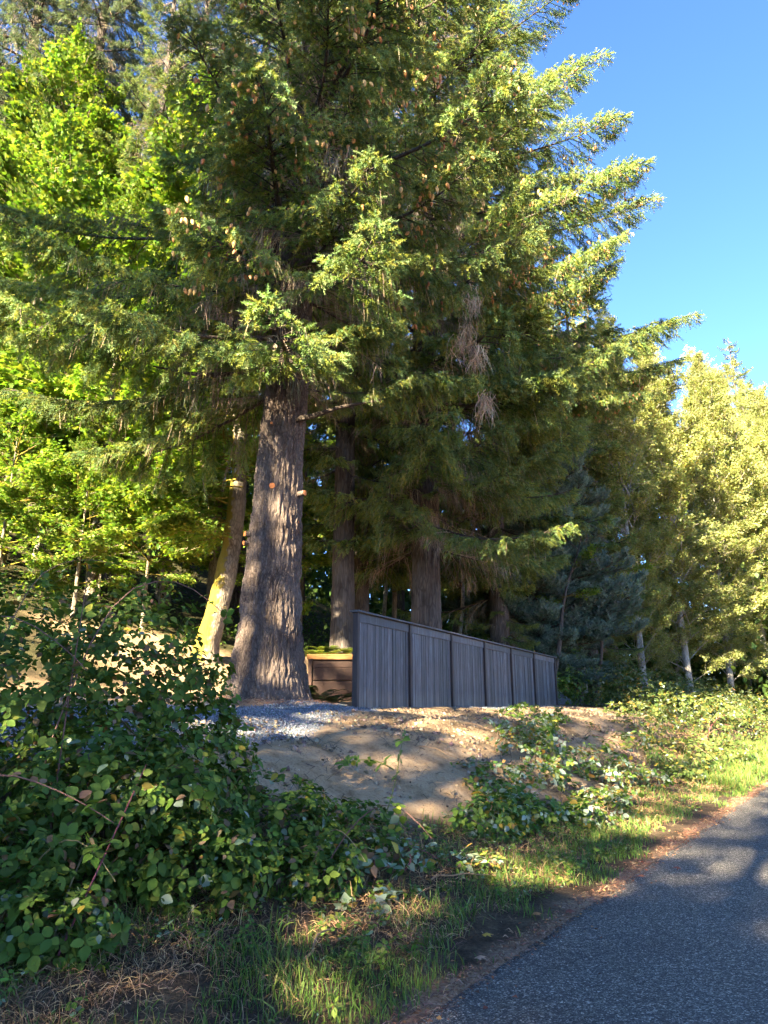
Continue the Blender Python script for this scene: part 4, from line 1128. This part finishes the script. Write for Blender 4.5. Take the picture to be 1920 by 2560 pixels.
def dgreen(s_, o_):
    n_ = fbm(s_*1.1, o_*1.6, 0, 91, 3)-.07
    band = sstep(.0, .16, o_)*(1-sstep(.65, 1.25, o_ - .9*(1-sstep(2, 5, s_))))
    return band*.75*sstep(.42, .56, n_ + .10*sstep(.3, .5, o_)*(1-sstep(.6, 1.1, o_)) + .05)
def dlow(s_, o_): return sstep(.35, .7, o_)*sstep(.46, .60, fbm(s_*.9, o_*.9, 0, 95, 3)+.10*(1-sstep(3, 5, s_)))*(1-sstep(2.0, 3.0, o_))*(1-sand_mask(s_, o_))
def addb(*a, **k):
    V, F, t_ = blades(*a, **k); mb.add(V, F, 0, t_)
mb = MB()
addb(70000, 1.2, 30, .0, 2.2, dgreen, .10, .0032, GR+GY[:1], 601)
addb(26000, 1.2, 30, .25, 3.0, dlow, .115, .0034, GR+GY, 602)
addb(9000, 16, 46, .1, 2.2, lambda s_, o_: sstep(.1, .4, o_)*(1-sstep(1.2, 2.2, o_)), .22, .004, GR+GY, 603)
addb(6000, 1.5, 5.5, .5, 2.8, lambda s_, o_: sstep(.5, .62, vnoise(s_*2.2, o_*2.2, 0, 97)), .15, .0046, GY+GR, 604, bend=.8)
o = link('grass', mb.mesh('grass', M_grass)); o['kind'] = 'stuff'; o['label'] = 'green roadside grass tufts between asphalt and bank'; o['category'] = 'grass'
mb = MB()
def dstraw(s_, o_): return sstep(.25, .6, o_)*(1-sstep(2.3, 3.6, o_))*(1-.93*sand_mask(s_, o_))*(.35+.65*sstep(.35, .6, fbm(s_*1.3, o_*1.3, 0, 99, 3)))
addb(66000, 1.0, 26, .25, 3.6, dstraw, .085, .0024, STR, 611, flat=True)
addb(9000, 1.0, 20, .3, 3.0, dstraw, .15, .0020, STR, 612, bend=.9)
addb(9000, 5, 24, 1.4, 5.2, lambda s_, o_: .7*sand_mask(s_, o_)*sstep(.4, .6, fbm(s_*.8, o_*1.2, 0, 141, 3)), .16, .0034, [(.12, .08, .055), (.20, .14, .09), (.07, .05, .035)], 613, flat=True)
o = link('dry_grass', mb.mesh('dry_grass', M_straw)); o['kind'] = 'stuff'; o['label'] = 'brown dry grass and stalks lying on the bank foot'; o['category'] = 'dry grass'
mb = MB()
def dlit(s_, o_): return sstep(-.22, -.02, o_ + .2*(fbm(s_*2, o_*2, 0, 103)-.5))*(1-sstep(.0, .2, o_))
addb(9000, 8, 13, 5.5, 9.5, lambda s_, o_: 1-sstep(.9, 1.8, np.hypot(s_-10.18, o_-7.29)), .09, .003, [(.26, .12, .07), (.18, .085, .05), (.36, .22, .13)], 623, flat=True)
addb(30000, 1.0, 24, -.3, .7, dlit, .045, .0026, [(.26, .12, .07), (.18, .085, .05), (.36, .22, .13), (.12, .06, .04)], 621, flat=True)
g = np.random.default_rng(622)
n = 900
s_ = 1.5 + 22*g.uniform(size=n)**1.6; o_ = g.normal(.05, .14, n) - .5*(g.uniform(size=n) < .05)*g.uniform(size=n)
x_, y_ = xy(s_, o_); z_ = np.where(o_ < 0, .034, height(x_, y_)+.02)
V, F = place(DIAM_V*np.array([1, 1, 3]), DIAM_F, np.stack([x_, y_, z_], -1), g.normal(size=(n, 3))*np.array([1, 1, .15]), np.array([0, 0, 1.])+g.normal(0, .3, (n, 3)), g.uniform(.012, .04, n))
mb.add(V, F, 0, rept(tints(n, [(.30, .11, .05), (.22, .08, .04), (.42, .22, .08), (.14, .07, .04)], .2, g), 4))
o = link('leaf_litter', mb.mesh('leaf_litter', M_straw)); o['kind'] = 'stuff'; o['label'] = 'reddish brown needle and leaf litter along the road edge'; o['category'] = 'litter'
# clods and pebbles on the sand
n = 26000
g = np.random.default_rng(631)
s_ = g.uniform(5, 24, n); o_ = g.uniform(1.3, 5.4, n); k = (sand_mask(s_, o_) > .5) & (g.uniform(size=n) < sstep(.4, .62, fbm(s_*1.2, o_*1.2, 0, 107, 3)))
x_, y_ = xy(s_[k], o_[k]); pos = np.stack([x_, y_, height(x_, y_)+.004], -1)
V, F, t_ = stones(len(pos), .005+.045*g.uniform(size=len(pos))**6, [(.26, .18, .115), (.16, .105, .065), (.34, .25, .165), (.10, .07, .05)], pos)
o = link('soil_clods', MB().add(V, F, 0, t_).mesh('soil_clods', M_stone)); o['kind'] = 'stuff'; o['label'] = 'loose clods and pebbles on the sandy slope'; o['category'] = 'soil'

# small broad weeds in the verge
g = np.random.default_rng(641)
n = 9500
s_ = 1.5 + 24*g.uniform(size=n)**1.7; o_ = g.uniform(.3, 3.2, n)
k = (fbm(s_*1.4, o_*1.4, 0, 143, 3) > .46) & (sand_mask(s_, o_) < .5)
x_, y_ = xy(s_[k], o_[k]); P = np.stack([x_, y_, height(x_, y_)+g.uniform(.01, .12, k.sum())], -1)
pos, yd, nn, sz = compound(P, np.tile([0, 0, 1.], (len(P), 1)), g, .042, .5, .45)
V, F = place(OVAL_V, OVAL_F, pos, yd, nn, sz)
o = link('weeds', MB().add(V, F, 0, rept(tints(len(pos), BRC+GY+BRP[2:], .18, g), 7)).mesh('weeds', M_bramble)); o['kind'] = 'stuff'; o['label'] = 'low broad leaved weeds in the roadside verge'; o['category'] = 'weeds'

# single fallen leaves big enough to pick out
for s_, o_, c_, z_, lab in ((5.05, .28, (.45, .27, .04), .30, 'curled yellow maple leaf lying on the roadside litter'), (4.6, .10, (.40, .22, .13), .6, 'pale tan crumpled leaf at the asphalt edge nearest the road corner'),
                          (5.75, .18, (.36, .15, .05), 1.2, 'orange brown leaf by the grass at the asphalt edge'), (6.0, -.02, (.20, .06, .035), 2.2, 'dark red leaf right on the asphalt edge'),
                          (8.2, -.35, (.24, .07, .04), 3.0, 'small dark red leaf on the grey asphalt'), (7.6, -.12, (.30, .10, .05), .9, 'rust red leaf near the edge beyond the grass tuft')):
    x_, y_ = xy(s_, o_)
    V, F = place(MAPLE_V*np.array([1, 1, 3.0]) + np.array([0, 0, .10])*(np.abs(MAPLE_V[:, :1])), MAPLE_F, np.zeros((1, 3)), np.array([[1., 0, .1]]), np.array([[.2, .1, 1.]]), np.array([.085]))
    tag(link('fallen_leaf', MB().add(V, F, 0, np.array(c_)).mesh('fallen_leaf', M_straw), None, (x_, y_, max(.036, gz(x_, y_)+.03)), (0, 0, z_)), lab, 'leaf', 'fallen leaves by the road')
# cut stalks lying about
for i, (s_, o_, l, rz, lab) in enumerate(((4.1, 1.0, .55, .3, 'thin tan stalk lying in the dry grass near the road'), (6.1, 1.0, .7, -.5, 'long dry stalk lying below the pale cuttings'), (9.2, 2.9, .8, -.9, 'bare brown stick on the sand slope'), (11.6, 3.4, .9, -.7, 'dark crooked stick across the sand crest'))):
    x_, y_ = xy(s_, o_); g = np.random.default_rng(700+i)
    q = np.linspace(0, 1, 7)[:, None]; rz += 1.0
    P = np.array([x_, y_, 0]) + np.array([math.cos(rz), math.sin(rz), 0])*l*(q-.5) + g.normal(0, .02, (7, 3)); P[:, 2] = height(P[:, 0], P[:, 1]) + .03 + .03*np.sin(q[:, 0]*3)
    c0 = P.mean(0)
    V, F = tubes((P-c0)[None], np.linspace(.009, .005, 7)[None], 6)
    tag(link('stick', MB().add(V, F, 0, np.array((.28, .17, .09))).mesh('stick', M_twig, True), None, c0), lab, 'stick', 'sticks on the bank')

# ------------------------------------------------------------------ ferns and undergrowth
def fern(label, x, y, n, L, cols, seed, tilt=.7):
    g = np.random.default_rng(seed)
    root = thing('fern', label, 'fern', (x, y, gz(x, y)), 0, 'ferns around the trunks')
    for i in range(n):
        a = i*2.4 + g.normal(0, .2); l = L*g.uniform(.7, 1.15); e = g.uniform(.3, 1.0)*tilt
        k = 26; q = np.linspace(0.08, 1, k)
        P = np.stack([np.cos(a)*l*np.sin(q*1.25)*(1.2-e*.5), np.sin(a)*l*np.sin(q*1.25)*(1.2-e*.5), l*(1.1*e*q - .75*e*q**2.4)], -1)
        T = unit(np.gradient(P, axis=0)); sd = unit(np.cross(T, np.array([0, 0, 1.])))
        nn = np.cross(sd, T)
        w = l*.16*np.sin(np.clip(q*1.05, 0, 1)*math.pi)**.6*(1.15-q*.6)
        mb = MB()
        for s_ in (1, -1):
            V, F = place(np.array([(-.12, 0, 0), (.12, 0, 0), (.10, .6, -.03), (0, 1, -.08), (-.10, .6, -.03)]), np.array([(0, 1, 2), (0, 2, 4), (4, 2, 3)]), P, sd*s_ + T*.35, nn+g.normal(0, .15, (k, 3)), w)
            mb.add(V, F, 0, rept(tints(k, cols, .12, g), 5))
        V, F = tubes(P[::5][None], np.linspace(.007, .002, len(P[::5]))[None], 3); mb.add(V, F, 0, np.array(cols[0])*.8)
        link('frond', mb.mesh('frond', M_fern), root)
    return root
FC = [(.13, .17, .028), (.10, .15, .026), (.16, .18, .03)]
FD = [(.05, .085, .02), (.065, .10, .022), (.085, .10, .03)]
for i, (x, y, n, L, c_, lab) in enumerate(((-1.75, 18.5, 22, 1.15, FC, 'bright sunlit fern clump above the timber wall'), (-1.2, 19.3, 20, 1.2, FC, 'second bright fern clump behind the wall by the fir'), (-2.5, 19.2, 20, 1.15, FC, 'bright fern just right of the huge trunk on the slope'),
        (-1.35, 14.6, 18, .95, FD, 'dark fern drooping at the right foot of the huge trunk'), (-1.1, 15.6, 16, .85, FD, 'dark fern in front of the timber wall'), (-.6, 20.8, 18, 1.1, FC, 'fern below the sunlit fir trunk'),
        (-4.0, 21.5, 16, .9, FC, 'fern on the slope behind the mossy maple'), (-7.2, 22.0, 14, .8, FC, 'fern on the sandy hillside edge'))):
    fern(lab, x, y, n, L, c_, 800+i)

g = np.random.default_rng(900)
n = 26000
cx_, cy2 = [], []
while len(cx_) < 900:
    s_ = g.uniform(-6, 52); o_ = 9.5 + 34*g.uniform()**1.4
    if sand_mask(np.array(s_), np.array(o_)) > .3: continue
    x_, y_ = xy(s_, o_)
    if y_ < 16 or abs(x_) > .62*y_+4: continue
    cx_.append(x_); cy2.append(y_)
k = g.integers(0, 900, n); rr = .45+.5*g.uniform(size=900)
d = rvec(n, g); d[:, 2] = np.abs(d[:, 2])
x0, y0 = np.array(cx_), np.array(cy2); z0 = height(x0, y0, False)
hh = .4 + 1.5*g.uniform(size=900)**2
pos = np.stack([x0[k], y0[k], z0[k]], -1) + d*np.stack([rr[k], rr[k], hh[k]], -1)*g.uniform(.5, 1, (n, 1))
V, F = place(DIAM_V, DIAM_F, pos, g.normal(size=(n, 3))+np.array([0, 0, -.3]), unit(d+np.array([0, 0, .8])+g.normal(0, .4, (n, 3))), g.uniform(.10, .20, n))
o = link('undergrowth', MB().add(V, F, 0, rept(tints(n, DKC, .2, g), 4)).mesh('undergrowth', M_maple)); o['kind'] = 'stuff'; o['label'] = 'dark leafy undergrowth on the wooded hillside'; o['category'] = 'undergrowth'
# the wood far behind, one mass of foliage
n = 125000
a = g.uniform(-.75, .72, n); dist = g.uniform(46, 84, n)
x_ = dist*np.sin(a); y_ = dist*np.cos(a)
z_ = height(x_, y_, False)
top = (10 + 9*fbm(x_*.12, y_*.12, 0, 111, 3))*np.interp(a, [-.7, .2, .5, .7], [1.3, 1.1, .9, .75])
u = g.uniform(size=n); pos = np.stack([x_, y_, z_ + top*u], -1)
nb_ = 45000
a2 = g.uniform(.28, .74, nb_); d2 = g.uniform(60, 78, nb_); x2 = d2*np.sin(a2); y2 = d2*np.cos(a2)
pos = np.concatenate([pos, np.stack([x2, y2, height(x2, y2, False) + 7.5*g.uniform(size=nb_)**1.4], -1)]); u = np.concatenate([u, np.zeros(nb_)])
ok = vnoise(pos[:, 0]*.45, pos[:, 1]*.45, pos[:, 2]*.45, 115) > np.interp(u, [0, .45, .8, 1], [.05, .25, .45, .55])
pos = pos[ok]; n = len(pos)
V, F = place(DIAM_V, DIAM_F, pos, g.normal(size=(n, 3))+np.array([0, 0, -.5]), np.array([0, -.5, .8])+g.normal(0, .6, (n, 3)), np.where(np.arctan2(pos[:, 0], pos[:, 1]) > .3, 1, 1.7)*g.uniform(.22, .5, n))
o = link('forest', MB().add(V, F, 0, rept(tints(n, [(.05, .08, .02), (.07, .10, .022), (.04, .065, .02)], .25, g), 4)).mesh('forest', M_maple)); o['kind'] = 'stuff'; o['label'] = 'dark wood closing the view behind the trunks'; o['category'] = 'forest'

# tall trees on the near side of the bend, behind the viewpoint, whose shade lies over the bank and road
SG = 'tall trees shading the road'
for i, (s_, o_, H, n, L) in enumerate(((-14, -3.4, 20, 120, 4.6), (-13, 1.8, 18.3, 92, 4.2), (-14, 6.2, 19.5, 110, 4.5), (-20, -2.0, 19, 70, 4.4), (-20, 3.2, 21, 44, 4.0), (-16, -5.8, 24, 130, 4.8))):
    x, y = DX*s_ - DY*(o_+2.289), DY*s_ + DX*(o_+2.289)
    lab = ['spruce beside the road close behind the viewpoint', 'spruce at the road bend behind the viewpoint', 'taller spruce set back from the road bend', 'tall spruce farthest behind the viewpoint', 'spruce standing behind the others up the bank out of sight', 'dense spruce on the outer side of the road bend'][i]
    root, cr, br = fir('spruce_tree', lab, x, y, .32, H, 2.5, n, L, SPR, 950+i, group=SG, t0=-10, t1=15)
fir('spruce_tree', 'unseen very tall spruce beside the viewpoint, trunk bared to let sun pass under its shade', -13.0, .5, .4, 25, 14.4, 140, 4.9, SPR, 960, group=SG, t0=-10, t1=15)  # out of view; high crown shades the left limbs, sun reaches the ground beneath
fir('spruce_tree', 'unseen slender spruce added up the road bank, crown raised to shade the big spruce', -9.1, -.3, .3, 24.6, 16.4, 90, 4.5, SPR, 961, group=SG, t0=0, t1=15)  # added out of view; crown height set to darken the big spruce's middle
